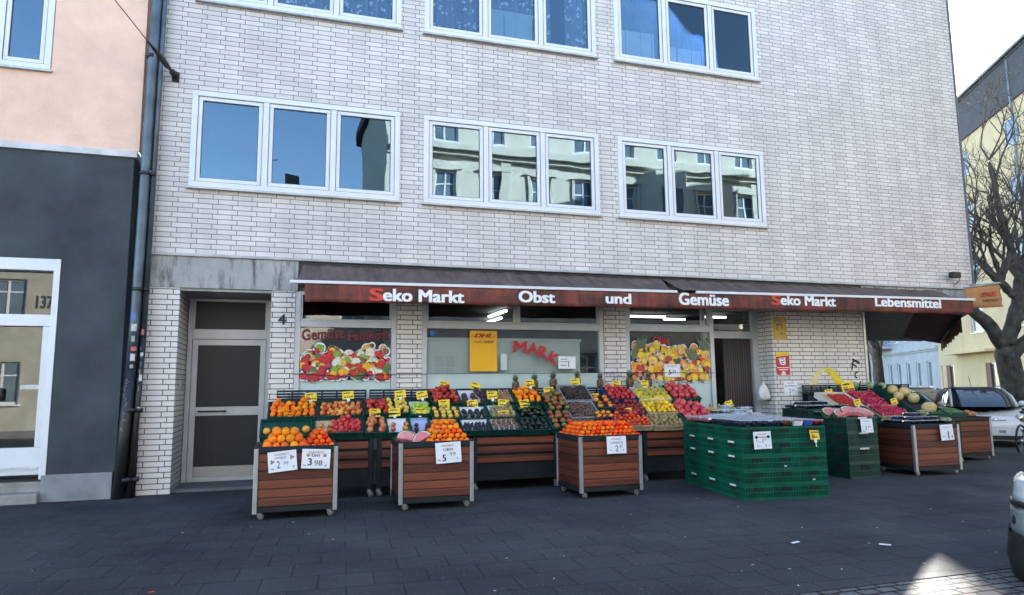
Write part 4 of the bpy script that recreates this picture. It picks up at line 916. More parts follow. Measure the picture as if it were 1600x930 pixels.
def make_cart(loc, label):
    """0.93 wide x 0.85 deep: x 0..0.93 along the front, y 0 at the front going back"""
    t = thing('fruit_cart', label, 'cart', loc, group=None)
    Wc, Dc = .93, .85
    for x in (0, Wc-.05):
        for y in (0, Dc-.05):
            q = MB(); q.box(x, x+.05, y, y+.05, .07, .80); q.build('corner_post', ALUD, t, bevel=.006)
    q = MB(); q.box(.0505, Wc-.0505, -.006, .04, .745, .815); q.box(.0505, Wc-.0505, Dc-.04, Dc+.006, .745, .815); q.box(-.006, .04, .0505, Dc-.0505, .745, .815); q.box(Wc-.04, Wc+.006, .0505, Dc-.0505, .745, .815)
    for x in (-.006, Wc-.05): 
        for y in (-.006, Dc-.05): q.box(x, x+.056, y, y+.056, .801, .816)
    q.build('rim', DARKM, t, bevel=.004)
    q = MB(); q.box(.052, Wc-.052, .005, .045, .085, .145); q.box(.052, Wc-.052, Dc-.045, Dc-.005, .085, .145); q.box(.005, .045, .052, Dc-.052, .085, .145); q.box(Wc-.045, Wc-.005, .052, Dc-.052, .085, .145); q.box(.045, Wc-.045, .045, Dc-.045, .1, .12); q.build('bottom_frame', DARKM, t)
    def slats(fn):
        q = MB()
        for i in range(6):
            z = .150+i*.099; fn(q, z, z+.088)
        return q
    slats(lambda q, a, b: q.box(.055, Wc-.055, .012, .032, a, b)).build('front_slats', WOOD, t, bevel=.004)
    slats(lambda q, a, b: q.box(.055, Wc-.055, Dc-.032, Dc-.012, a, b)).build('back_slats', WOOD, t)
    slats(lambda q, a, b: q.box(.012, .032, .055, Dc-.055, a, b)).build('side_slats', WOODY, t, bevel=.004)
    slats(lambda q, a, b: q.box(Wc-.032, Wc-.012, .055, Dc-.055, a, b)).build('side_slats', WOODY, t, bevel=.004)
    q = MB(); q.box(.046, Wc-.046, .046, Dc-.046, .70, .775); q.box(.033, .0455, .033, Dc-.033, .16, .74); q.box(Wc-.0455, Wc-.033, .033, Dc-.033, .16, .74); q.box(.046, Wc-.046, .033, .0455, .16, .69); q.build('tray', TRAYG, t)
    for x in (.07, Wc-.09):
        for y in (.07, Dc-.07): caster(t, x, y)
    return t
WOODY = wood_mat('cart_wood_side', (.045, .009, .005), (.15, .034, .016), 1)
cart1 = make_cart((-.36, -2.60, 0), 'slatted wooden cart heaped with large oranges and small clementines')
cart2 = dup(cart1, (1.29, -2.56, 0), None, 'slatted wooden cart with melon slices beside a pyramid of orange fruit')
cart3 = dup(cart1, (3.68, -2.50, 0), None, 'slatted wooden cart filled edge to edge with red orange clementines')
cart4 = dup(cart1, (9.50, -2.35, 0), None, 'slatted wooden cart with wrapped dark trays and endive bags on top')
cart5 = dup(cart1, (12.0, -.98, 0), None, 'slatted wooden cart nearest the white hatchback with an onion net on top')
for c_, a in ((cart1, 0.), (cart2, R(-1)), (cart3, R(.6)), (cart4, R(-2)), (cart5, R(1))): c_.rotation_euler.z = a
def make_table(x, wd, label, board=True):
    t = thing('display_table', label, 'table', (x, -1.30, 0))
    for a in (.0, wd-.06):
        for b in (.0, 1.0):
            q = MB(); q.box(a, a+.06, b, b+.06, .10, .775); q.build('leg', DARKM, t, bevel=.004); caster(t, a+.02, b+.03)
    q = MB(); q.box(-.01, wd+.01, -.012, 1.07, .776, .815); q.build('tabletop', DARKM, t, bevel=.004)
    q = MB()
    for z in (.39, .52, .65): q.box(.061, wd-.061, .01, .03, z, z+.095)
    q.build('front_slats', WOOD, t, bevel=.004)
    q = MB(); q.box(.061, wd-.061, .04, .05, .20, .774); q.box(.061, wd-.061, .005, .045, .14, .20); q.build('back_panel', DARKM, t)
    q = MB()
    for a in (.02, wd-.05): q.prism([(a, .02, .8155), (a, 1.0, .8155), (a, 1.0, 1.30), (a, .88, 1.24)], (.03, 0, 0))
    q.prism([(.05, .03, .816), (.05, 1.0, .816), (.05, 1.0, 1.27), (.05, .88, 1.20)], (wd-.10, 0, 0)); q.build('stepped_rack', DARKM, t)
    q = MB()
    zs_ = (1.02, 1.455)
    q.box(-.005, wd+.005, 1.075, 1.10, zs_[0], zs_[0]+.31)
    for i in range(3): q.box(-.005, wd+.005, 1.075, 1.10, 1.337+i*.042, 1.337+i*.042+.03)
    for k in range(7): q.box(wd*k/6-.012 if k else 0, wd*k/6+.012, 1.077, 1.098, 1.331, 1.45)
    q.build('backboard', DARKM, t)
    q = MB(); q.box(.0, wd, .88, 1.07, 1.272, 1.292); q.build('back_shelf', DARKM, t)
    return t
T = [make_table(x, w_, lab) for x, w_, lab in ((-.17, 1.29, 'dark metal display table carrying the crates of oranges and red apples'), (1.18, 1.29, 'dark metal display table carrying peaches, plums and green apples'), (2.54, 1.30, 'dark metal display table carrying kiwis, figs and avocados'),
     (3.92, 1.28, 'dark metal display table carrying mangos, beans and persimmons'), (5.27, 1.27, 'dark metal display table carrying bananas, lemons and pomegranates'))]
t = make_table(9.30, 1.25, 'dark metal display table carrying radishes and cherries by the graffiti wall'); t.location.y = -1.2
t = make_table(10.62, 1.25, 'dark metal display table carrying the melon crate near the building corner'); t.location.y = -1.2
# low table by the shop door
t = thing('side_table', 'low dark table with bananas and dates beside the shop door', 'table', (6.62, -1.1, 0))
q = MB(); q.box(0, 1.5, 0, .75, .78, .82); q.build('tabletop', DARKM, t)
for a in (.02, 1.42):
    for b in (.02, .67): q = MB(); q.box(a, a+.06, b, b+.06, 0, .779); q.build('leg', DARKM, t)

# ================================================================ CRATES
def crate_mesh(w, d, h, kind):
    """open crate: rim at z = 0, floor at -h, front at -d/2"""
    q = MB(); k = .014 if kind != 'wood' else .012
    if kind == 'wood':
        for y in (-d/2, d/2-k):
            for z0, z1 in ((-h, -h*.56), (-h*.44, 0)): q.box(-w/2, w/2, y, y+k, z0, z1)
        for x in (-w/2, w/2-k): q.box(x, x+k, -d/2+k, d/2-k, -h, -.02)
        for x in (-w/2+k, w/2-2*k-.01):
            for y in (-d/2+k, d/2-2*k-.01): q.box(x, x+.022, y, y+.022, -h, .03)
    else:
        for y, full_ in ((-d/2, 1), (d/2-k, 0)):
            q.box(-w/2, w/2, y, y+k, -.045, 0); q.box(-w/2, w/2, y, y+k, -h, -h+.05)
            nn = max(3, int(w/.07))
            for i in range(nn+1):
                x = -w/2+(w-.02)*i/nn; q.box(x, x+.02, y+.001, y+k-.001, -h+.05, -.045)
            q.box(-w/2+.02, w/2-.02, y+.004, y+k-.003, -h+.05, -.075)
        for x in (-w/2, w/2-k): q.box(x, x+k, -d/2+k, d/2-k, -h, 0)
        q.box(-w/2-.008, w/2+.008, -d/2-.008, -d/2+.002, -.018, .003); q.box(-w/2-.008, w/2+.008, d/2-.002, d/2+.008, -.018, .003)
        q.box(-w/2-.008, -w/2+.002, -d/2+.0021, d/2-.0021, -.018, .003); q.box(w/2-.002, w/2+.008, -d/2+.0021, d/2-.0021, -.018, .003)
    q.box(-w/2+k, w/2-k, -d/2+k, d/2-k, -h, -h+.012)
    return q
CRM = {'green': GREENC2, 'blue': BLUEC, 'grey': GREYC, 'wood': PALEWOOD, 'carton': pm('white_carton', (.62, .60, .55), .8, .1, 4), 'bright': GREENC}
LINER = {'white': pm('white_tray_paper', (.70, .70, .72), .7, .05, 4), 'blue': pm('blue_tray_paper', (.35, .45, .62), .7, .05, 4), 'straw': pm('straw_paper', (.45, .36, .22), .9, .5, 30), 'dark': pm('dark_tray', (.02, .022, .025), .6, .3, 5), 'green': GREENC2}
class Crate: pass
def crate(label, x, y, z, w, d, kind='green', tilt=22., h=.13, liner='dark', rz=0., lz=.055, name='crate'):
    t = thing(name, label, 'crate', (x, y, z), rot=(R(tilt), 0, rz))
    crate_mesh(w, d, h, kind).build('body', CRM[kind], t, bevel=0)
    q = MB(); q.box(-w/2+.02, w/2-.02, -d/2+.02, d/2-.02, -h+.013, -lz); q.build('liner', LINER[liner], t)
    if liner in ('white', 'blue'):
        q = MB(); q.box(-w/2+.02, w/2-.02, d/2-.026, d/2-.016, -lz, -.002); q.build('paper_edge', LINER[liner], t)
    c = Crate(); c.M = Matrix.Translation((x, y, z)) @ Matrix.Rotation(rz, 4, 'Z') @ Matrix.Rotation(R(tilt), 4, 'X'); c.w, c.d, c.lz, c.o = w, d, lz, t
    return c

# ---------------------------------------------------------------- fruit
def fruit_mesh(name, mats, builder): q = MB(); builder(q); return q.mesh(name, mats)
def lathe_fruit(prof, seg=14, stem=None):
    def f(q):
        q.lathe(prof, seg, 0)
        if stem: q.tube(stem[0], stem[1], 5, 1)
    return f
def balls(r, sq=(1, 1, .94), tip=0):
    def f(q):
        q.ball((0, 0, 0), r, 14, 10, 0, sq)
        if tip: q.lathe([(r*.13, r*sq[2]*.94), (r*.10, r*sq[2]*1.0), (0.001, r*sq[2]*.97)], 6, 1)
    return f
BROWN = pm('stem_brown', (.09, .06, .03), .8, .3, 9); GRSTEM = pm('stem_green', (.06, .12, .03), .7, .3, 9)
def apple_prof(r): return [(.002, r*.62), (r*.25, r*.80), (r*.55, r*.86), (r*.86, r*.60), (r*1.0, r*.18), (r*.95, -r*.25), (r*.72, -r*.68), (r*.42, -r*.86), (r*.2, -r*.80), (.002, -r*.72)]
def apl(r): return lathe_fruit(apple_prof(r), 14, ([(0, 0, r*.6), (r*.08, 0, r*1.05)], r*.05))
def citrus(n_, col, bs=70): return pm(n_, col, .5, .14, 14, bs, .35, .003, ov=.34, spec=.28)
M_OR = citrus('orange_peel', (.86, .215, .005)); M_CL = citrus('clementine_peel', (.86, .115, .003)); M_PO = citrus('pomelo_peel', (.82, .30, .05)); M_LE = citrus('lemon_peel', (.78, .50, .03))
FR = {
 'orange': fruit_mesh('orange', [M_OR, GRSTEM], balls(.050, tip=1)), 'small_orange': fruit_mesh('small_orange', [M_OR, GRSTEM], balls(.040, tip=1)),
 'clementine': fruit_mesh('clementine', [M_CL, GRSTEM], balls(.034, (1, 1, .86), 1)), 'orri': fruit_mesh('mandarin', [citrus('mandarin_peel', (.88, .19, .004)), GRSTEM], balls(.0385, (1, 1, .86), 1)),
 'grapefruit': fruit_mesh('grapefruit', [M_PO, GRSTEM], balls(.052, tip=1)), 'lemon': fruit_mesh('lemon', [M_LE, GRSTEM], lathe_fruit([(.002, .058), (.010, .052), (.022, .042), (.034, .018), (.036, -.005), (.030, -.03), (.016, -.046), (.006, -.052), (.002, -.056)])),
 'red_apple': fruit_mesh('red_apple', [pm2('red_apple_skin', (.30, .012, .018), (.55, .06, .03), 14, coat=.3), BROWN], apl(.040)),
 'mixed_apple': fruit_mesh('mixed_apple', [pm2('mixed_apple_skin', (.42, .025, .02), (.70, .36, .06), 9, .40, .66, coat=.3), BROWN], apl(.040)),
 'yellow_apple': fruit_mesh('yellow_apple', [pm2('yellow_apple_skin', (.68, .48, .07), (.58, .16, .03), 7, .50, .72, coat=.3), BROWN], apl(.038)),
 'green_apple': fruit_mesh('green_apple', [pm2('green_apple_skin', (.28, .48, .03), (.42, .52, .06), 6, coat=.3), BROWN], apl(.040)),
 'nectarine': fruit_mesh('nectarine', [pm2('nectarine_skin', (.40, .01, .025), (.62, .06, .05), 9, coat=.25), BROWN], apl(.036)),
 'dark_apple': fruit_mesh('dark_apple', [pm2('dark_apple_skin', (.16, .008, .014), (.34, .03, .03), 9, coat=.3), BROWN], apl(.040)),
 'peach': fruit_mesh('peach', [pm2('peach_skin', (.62, .25, .08), (.38, .05, .04), 10, .40, .62, rough=.7), BROWN], apl(.042)),
 'plum': fruit_mesh('plum', [pm2('plum_skin', (.045, .008, .022), (.10, .015, .035), 8), BROWN], balls(.036)),
 'pomegranate': fruit_mesh('pomegranate', [pm2('pomegranate_skin', (.46, .022, .05), (.66, .13, .11), 8, .40, .66, coat=.2), BROWN], lathe_fruit([(.002, -.048), (.03, -.043), (.05, -.02), (.055, .0), (.048, .03), (.026, .046), (.014, .052), (.020, .066), (.012, .060), (.002, .052)], 14)),
 'mango': fruit_mesh('mango', [pm2('mango_skin', (.13, .20, .05), (.34, .07, .035), 7, .40, .56), BROWN], lambda q: q.ball((0, 0, 0), .062, 14, 10, 0, (.74, .62, 1.0))),
 'persimmon': fruit_mesh('persimmon', [pm2('persimmon_skin', (.72, .17, .015), (.78, .27, .02), 6), pm('calyx', (.05, .05, .025), .8, .3, 9)], lambda q: (q.ball((0, 0, 0), .042, 14, 9, 0, (1, 1, .8)), q.lathe([(.024, .030), (.016, .037), (.002, .034)], 8, 1))),
 'kiwi': fruit_mesh('kiwi', [pm('kiwi_skin', (.27, .20, .085), .85, .3, 40, ov=.3), BROWN], balls(.036, (1, .95, 1.12))),
 'avocado': fruit_mesh('avocado', [pm('avocado_skin', (.016, .022, .016), .5, .4, 30, 70, .5, .004, ov=.5), BROWN], lathe_fruit([(.002, -.042), (.022, -.038), (.036, -.015), (.036, .008), (.024, .036), (.014, .055), (.002, .06)])),
 'fig': fruit_mesh('fig', [pm('fig_skin', (.018, .010, .022), .6, .4, 20, ov=.5), BROWN], lathe_fruit([(.002, -.024), (.018, -.022), (.026, -.004), (.02, .014), (.007, .03), (.002, .034)], 10)),
 'beetroot': fruit_mesh('beetroot', [pm('beetroot_skin', (.055, .022, .026), .8, .4, 14, 40, .4, ov=.4), BROWN], balls(.048, (1, 1, 1.05))),
 'nut': fruit_mesh('nut', [pm('nut_shell', (.34, .19, .09), .6, .3, 40, ov=.4), BROWN], balls(.021, (1, .9, 1))),
 'eggplant': fruit_mesh('eggplant', [pm('eggplant_skin', (.010, .006, .014), .18, .3, 5, coat=.4), GRSTEM], lambda q: (q.lathe([(.002, -.09), (.028, -.08), (.042, -.045), (.038, 0), (.026, .05), (.018, .075), (.012, .085)], 12, 0), q.lathe([(.022, .072), (.016, .09), (.007, .10), (.006, .12)], 8, 1))),
 'chestnut': fruit_mesh('date_block', [pm('chestnut_skin', (.17, .075, .04), .55, .3, 12, ov=.4), BROWN], balls(.030, (1.15, 1, .8))),
 'tomato': fruit_mesh('tomato', [pm2('tomato_skin', (.60, .035, .01), (.66, .10, .012), 6, coat=.3), GRSTEM], balls(.036, (1, 1, .85), 1)),
 'radish': fruit_mesh('radish', [pm2('radish_skin', (.34, .012, .045), (.52, .05, .09), 14), GRSTEM], balls(.026, (1, 1, 1.05), 1)),
 'cherry_tomato': fruit_mesh('cherry_tomato', [pm2('cherry_skin', (.36, .014, .022), (.50, .04, .03), 20), GRSTEM], balls(.018)),
}
RAD = {'orange': .050, 'small_orange': .040, 'clementine': .034, 'orri': .0385, 'grapefruit': .052, 'lemon': .038, 'red_apple': .040, 'mixed_apple': .040, 'yellow_apple': .038, 'green_apple': .040, 'nectarine': .036, 'dark_apple': .04, 'peach': .042, 'plum': .036, 'pomegranate': .053, 'mango': .05, 'persimmon': .042, 'kiwi': .036, 'avocado': .038, 'fig': .024, 'beetroot': .046, 'nut': .02, 'eggplant': .042, 'chestnut': .031, 'tomato': .036, 'radish': .026, 'cherry_tomato': .018}
def put(kind, name, P, label, cat, group, flat=False, up=None):
    s = rnd.uniform(.88, 1.10)
    rot = (rnd.uniform(-.5, .5), rnd.uniform(-.5, .5), rnd.uniform(0, 6.28)) if not flat else (rnd.uniform(1.2, 1.9), rnd.uniform(-.2, .2), rnd.uniform(-.5, .5))
    return tag(inst(name, FR[kind], P, rot, s), label, cat, group)
def fill(c, kind, name, label, cat, group, lift=.6, inset=.025, y0=0., y1=1., x0=0., x1=1., second=.0, flat=False, jit=.12, spr=1.0):
    """lay fruit on a crate's bed in staggered rows; 'second' puts a looser layer on top"""
    r = RAD[kind]*spr; W_, D_ = c.w-2*inset, c.d-2*inset
    xa, xb = -W_/2+W_*x0+r, -W_/2+W_*x1-r; ya, yb = -D_/2+D_*y0+r, -D_/2+D_*y1-r
    ny = max(1, int((yb-ya)/(r*1.80))+1); nx = max(1, int((xb-xa)/(r*2.03))+1)
    for j in range(ny):
        y = ya+(yb-ya)*(j/max(1, ny-1) if ny > 1 else .5); sh = (j % 2)*r*.9
        for i in range(nx):
            x = xa+(xb-xa)*(i/max(1, nx-1) if nx > 1 else .5)+sh*(.5 if nx > 1 else 0)
            if x > xb+r*.5: continue
            p = Vector((x+rnd.gauss(0, jit*r), y+rnd.gauss(0, jit*r), -c.lz+r*lift+rnd.uniform(0, .35)*r))
            put(kind, name, c.M @ p, label, cat, group, flat)
            if second and rnd.random() < second and i < nx-1:
                put(kind, name, c.M @ (p+Vector((r*1.0, r*.5, r*1.35))), label, cat, group, flat)
def heap(x0, x1, y0, y1, z, kind, name, label, cat, group, layers, front_straight=False, keep=None):
    """a stacked heap: each layer one fruit narrower; fruit buried inside the heap is left out"""
    r = RAD[kind]; px = r*2.0
    nx = int((x1-x0)/px); ny = int((y1-y0)/px); n_ = 0
    for k in range(layers):
        ax, ay = nx-k, ny-k
        if ax < 1 or ay < 1: break
        for j in range(ay):
            for i in range(ax):
                edge = i in (0, ax-1) or j == 0 or (j == ay-1 and k == layers-1)
                inner_top = k == layers-1
                if not (edge or inner_top): continue
                x = (x0+x1)/2+(i-(ax-1)/2)*px+rnd.gauss(0, .003); y = y0+r+(j+k*.5)*px+rnd.gauss(0, .003); zz = z+r*.86+k*r*1.42+rnd.uniform(-.003, .003)
                put(kind, name, (x, y, zz), label, cat, group); n_ += 1
    return n_

# ---------------------------------------------------------------- crates on the tables, and what lies in them
TL = 27.
def stock(key, X, Y, Z, w, d, kind, liner, clabel, items):
    c = crate(clabel, X, Y, Z, w, d, kind, TL, .09, liner, lz=.035)
    for it in items:
        fk, nm, lab, cat, grp = it[:5]; kw = it[5] if len(it) > 5 else {}
        kw.setdefault('lift', .8); fill(c, fk, nm, lab, cat, grp, **kw)
    return c
stock('a', .05, -.80, 1.19, .64, .44, 'green', 'dark', 'dark green crate of round oranges on the upper row of the first table', [('small_orange', 'orange', 'round orange in the upper green crate behind the large oranges', 'orange', 'oranges in the upper crate', dict(second=.25, y1=.92))])
stock('b', .71, -.80, 1.19, .62, .42, 'green', 'dark', 'dark green crate of red and yellow apples beside the upper orange crate', [('mixed_apple', 'apple', 'red and yellow apple in the crate beside the upper oranges', 'apple', 'streaked apples in the upper crate', dict(second=.2, y1=.92))])
stock('c', 1.37, -.77, 1.21, .64, .44, 'green', 'dark', 'dark green crate half of red apples and half of yellow apples', [('red_apple', 'apple', 'red apple in the crate it shares with yellow apples', 'apple', 'red apples in the shared crate', dict(x1=.52, second=.25)), ('yellow_apple', 'apple', 'yellow apple in the crate it shares with red apples', 'apple', 'yellow apples in the shared crate', dict(x0=.5, second=.2))])
stock('d', 1.85, -.81, 1.18, .31, .40, 'green', 'white', 'narrow crate of bright green apples on white paper', [('green_apple', 'apple', 'bright green apple on white paper in the narrow crate', 'apple', 'green apples in the narrow crate', dict(second=.1, y1=.85))])
stock('e', -.02, -1.18, .96, .66, .44, 'green', 'green', 'mostly empty green crate behind the heap of large oranges', [('grapefruit', 'grapefruit', 'yellowish grapefruit at the front of the mostly empty crate', 'grapefruit', 'grapefruits in the half empty crate', dict(y1=.45))])
stock('f', .66, -1.17, .97, .64, .42, 'green', 'straw', 'green crate of dark red apples on straw coloured paper', [('nectarine', 'apple', 'dark red apple in the straw lined crate', 'apple', 'dark red apples in the straw lined crate', dict(x0=.34, second=.3, y1=.9)), ('mixed_apple', 'apple', 'pale streaked apple in the straw lined crate', 'apple', 'pale apples in the straw lined crate', dict(x1=.36, y1=.6))])
stock('g', 1.16, -1.17, .96, .30, .42, 'green', 'dark', 'narrow green crate of downy peaches', [('peach', 'peach', 'downy orange peach in the narrow green crate', 'peach', 'peaches in the narrow crate', dict(second=.3))])
stock('h', 1.48, -1.18, .95, .31, .40, 'green', 'white', 'narrow crate with big red apples set out on white paper', [('mixed_apple', 'apple', 'big red apple set out on white paper below the shared apple crate', 'apple', 'big apples on white paper', dict(y1=.62, spr=1.12))])
stock('i', 1.80, -1.18, .95, .29, .40, 'green', 'blue', 'narrow crate of dark plums on pale blue paper', [('plum', 'plum', 'dark plum on pale blue paper behind the melon slices', 'plum', 'plums on blue paper', dict(y1=.55, spr=1.12))])
stock('j', 2.27, -.55, 1.34, .43, .44, 'green', 'dark', 'green crate of shiny red apples on the top row under the frosted window', [('red_apple', 'apple', 'shiny red apple in the top row crate under the frosted window', 'apple', 'shiny red apples in the top row', dict(second=.35))])
stock('o', 2.21, -.93, 1.11, .43, .36, 'green', 'dark', 'green crate of pale yellow apples below the shiny red ones', [('yellow_apple', 'apple', 'pale yellow apple in the crate below the shiny red ones', 'apple', 'yellow apples in the middle row', dict(second=.25, y1=.9))])
stock('s', 2.14, -1.23, .93, .42, .33, 'green', 'white', 'green crate of apples half hidden behind the orange pyramid', [('mixed_apple', 'apple', 'streaked apple half hidden behind the orange pyramid', 'apple', 'apples behind the orange pyramid', {})])
stock('k', 2.71, -.56, 1.33, .42, .44, 'green', 'white', 'green crate of dark beetroots on white paper', [('beetroot', 'beetroot', 'dark round beetroot in the crate lined with white paper', 'beetroot', 'beetroots on white paper', dict(y1=.62)), ('beetroot', 'beetroot', 'dark round beetroot in the crate lined with white paper', 'beetroot', 'beetroots on white paper', dict(x0=.5, y0=.4, y1=.95, lift=1.5))])
stock('p', 2.64, -.94, 1.10, .42, .36, 'green', 'white', 'green crate of black avocados in the middle row', [('avocado', 'avocado', 'black avocado in the crate under the beetroots', 'avocado', 'avocados under the beetroots', dict(y1=.7, flat=True))])
stock('t', 2.60, -1.23, .93, .43, .33, 'green', 'white', 'green crate of small dark figs on white paper', [('fig', 'fig', 'small dark fig on white paper in the front row crate', 'fig', 'figs in the front row', dict(y1=.75, spr=1.1))])
stock('l', 3.16, -.55, 1.34, .42, .44, 'green', 'dark', 'green crate of small brown nuts on the top row', [('nut', 'nut', 'small brown nut in the top row crate', 'nut', 'nuts in the top row', dict(spr=1.05))])
stock('q', 3.08, -.93, 1.11, .42, .38, 'green', 'white', 'green crate of kiwis under the brown nuts', [('kiwi', 'kiwi', 'brown kiwi in the crate under the nuts', 'kiwi', 'kiwis under the nuts', dict(y1=.9, second=.1))])
stock('u', 3.04, -1.22, .93, .43, .34, 'green', 'white', 'green crate of brown chestnuts set out in rows on white paper', [('chestnut', 'chestnut', 'brown chestnut set out in rows on white paper', 'chestnut', 'chestnuts in rows', dict(jit=.04, spr=1.05))])
stock('m', 3.60, -.57, 1.33, .44, .44, 'green', 'dark', 'green crate of yellow orange lemons in front of the pineapples', [('small_orange', 'orange', 'yellow orange fruit in the crate in front of the pineapples', 'orange', 'yellow oranges before the pineapples', dict(second=.3))])
stock('r', 3.52, -.94, 1.10, .44, .38, 'green', 'dark', 'green crate of glossy purple aubergines', [('eggplant', 'aubergine', 'glossy dark aubergine in the middle row crate', 'aubergine', 'aubergines', dict(flat=True, spr=1.1, second=.25, y1=.8))])
stock('v', 3.48, -1.23, .92, .45, .34, 'green', 'dark', 'green crate of black avocados at the front below the aubergines', [('avocado', 'avocado', 'black avocado in the front crate below the aubergines', 'avocado', 'avocados below the aubergines', dict(flat=True, second=.2))])
c = stock('n1', 4.02, -.72, 1.23, .38, .56, 'green', 'dark', 'upper crate of red and green mangos', [('mango', 'mango', 'red and green mango in the upper mango crate', 'mango', 'mangos in the upper crate', dict(second=.35, flat=True, inset=.02))])
stock('n2', 3.93, -1.17, .97, .38, .50, 'green', 'dark', 'lower crate of red and green mangos spilling to the table edge', [('mango', 'mango', 'red and green mango in the lower mango crate', 'mango', 'mangos in the lower crate', dict(second=.35, flat=True, inset=.02))])
# dried beans and ginger in grey crates
def tangle(name, c, mat_, lab, cat, n_, r, L):
    q = MB()
    for _ in range(n_):
        x = rnd.uniform(-c.w/2+.05, c.w/2-.05); y = rnd.uniform(-c.d/2+.05, c.d/2-.05); z = -c.lz+rnd.uniform(.004, .05); a = rnd.uniform(0, 6.28)
        d = Vector((math.cos(a), math.sin(a), rnd.uniform(-.25, .25)))*L*rnd.uniform(.6, 1.2); p = Vector((x, y, z)); k = Vector((rnd.gauss(0, .02), rnd.gauss(0, .02), .02))
        q.tube([p-d/2, p+k, p+d/2], [r*.7, r, r*.6], 5)
    o = q.build(name, mat_); o.matrix_world = c.M; return tag(o, lab, cat, kind='stuff')
c = crate('grey plastic crate of dark ginger roots on the top row', 4.46, -.53, 1.37, .50, .46, 'grey', 32, .10, 'dark', lz=.05)
tangle('ginger_roots', c, pm('dark_root', (.055, .038, .03), .8, .4, 20), 'heap of dark ginger roots in the upper grey crate', 'ginger', 170, .012, .09)
c = crate('grey plastic crate of brown dried roots below the ginger', 4.40, -.93, 1.11, .50, .44, 'grey', 32, .10, 'dark', lz=.05)
tangle('dried_roots', c, pm('brown_root', (.15, .085, .055), .8, .4, 20), 'heap of brown dried roots in the lower grey crate', 'roots', 150, .011, .10)
stock('pers', 4.83, -.76, 1.22, .30, .42, 'green', 'dark', 'narrow crate of glossy orange persimmons', [('persimmon', 'persimmon', 'glossy orange persimmon in the narrow upper crate', 'persimmon', 'persimmons in the upper crate', dict(second=.3))])
stock('pers2', 4.70, -1.12, 1.0, .32, .38, 'green', 'dark', 'narrow crate mixing orange persimmons with dark plums', [('persimmon', 'persimmon', 'orange persimmon lying among dark plums', 'persimmon', 'persimmons among plums', dict(y0=.35)), ('plum', 'plum', 'dark plum lying among orange persimmons', 'plum', 'plums among persimmons', dict(y1=.5))])
stock('y', 5.24, -.56, 1.35, .50, .44, 'blue', 'dark', 'deep blue crate of bright red nectarines on the top row', [('nectarine', 'nectarine', 'bright red nectarine in the deep blue crate', 'nectarine', 'nectarines in the blue crate', dict(second=.45, inset=.04))])
stock('z', 5.20, -.93, 1.12, .54, .38, 'blue', 'straw', 'deep blue crate of dark red apples below the nectarines', [('dark_apple', 'apple', 'dark red apple in the blue crate below the nectarines', 'apple', 'dark apples in the blue crate', dict(second=.25, y1=.85))])
stock('zz', 5.10, -1.22, .94, .62, .37, 'wood', 'straw', 'pale wooden crate of red orange tomatoes', [('tomato', 'tomato', 'red orange tomato in the pale wooden crate', 'tomato', 'tomatoes in the wooden crate', dict(second=.4))])
cb_ = crate('white banana carton on the top row beside the nectarines', 5.82, -.57, 1.34, .58, .44, 'carton', TL, .09, 'straw', lz=.05)
stock('lem', 5.74, -.93, 1.12, .56, .38, 'wood', 'straw', 'pale wooden crate of yellow lemons below the bananas', [('lemon', 'lemon', 'yellow lemon in the pale crate below the bananas', 'lemon', 'lemons below the bananas', dict(flat=True, second=.35))])
stock('kiwi', 5.70, -1.23, .93, .54, .36, 'wood', 'straw', 'pale wooden crate of furry kiwis at the front of the table', [('kiwi', 'kiwi', 'furry kiwi in the front wooden crate', 'kiwi', 'kiwis in the front wooden crate', dict(second=.2))])
stock('pg1', 6.38, -.57, 1.36, .54, .50, 'bright', 'dark', 'green crate of pink red pomegranates on the top row', [('pomegranate', 'pomegranate', 'pink red pomegranate in the top row crate', 'pomegranate', 'pomegranates in the top row', dict(second=.3, inset=.03))])
stock('pg2', 6.28, -1.07, 1.04, .54, .56, 'bright', 'dark', 'green crate of pale red pomegranates at the front', [('pomegranate', 'pomegranate', 'pale red pomegranate in the front crate', 'pomegranate', 'pomegranates at the front', dict(second=.35, inset=.03))])
# right-hand tables
stock('ra', 9.62, -.72, 1.17, .66, .62, 'carton', 'straw', 'white printed carton of small red cherry tomatoes', [('cherry_tomato', 'cherry_tomato', 'small red cherry tomato in the white printed carton', 'tomato', 'cherry tomatoes in the carton', dict(spr=1.15, x0=.3, y1=.95))])
stock('rb', 10.28, -.70, 1.19, .58, .60, 'wood', 'dark', 'dark wooden crate heaped with magenta radishes', [('radish', 'radish', 'magenta radish in the upper wooden crate', 'radish', 'radishes in the upper crate', dict(second=.4, spr=1.1))])
stock('rc', 10.25, -1.17, .99, .66, .40, 'wood', 'dark', 'wooden crate of dark red radishes at the front', [('radish', 'radish', 'dark radish in the front wooden crate', 'radish', 'radishes in the front crate', dict(second=.3, spr=1.15))])
stock('rd', 9.55, -1.20, .97, .60, .40, 'green', 'dark', 'dark green crate of red berries behind the watermelon', [('cherry_tomato', 'berry', 'small red berry in the crate behind the watermelon slices', 'berry', 'berries behind the watermelon', dict(spr=1.4, x0=.45))])
cm_ = crate('long dark green crate of melons at the building corner', 11.15, -.80, 1.17, .62, 1.15, 'green', 26, .14, 'dark', lz=.09)
melm = [pm2('melon_skin', (.52, .36, .13), (.60, .46, .22), 14, rough=.6), BROWN]
mel = fruit_mesh('melon', melm, lambda q: q.ball((0, 0, 0), .095, 16, 12, 0, (1, 1.15, 1)))
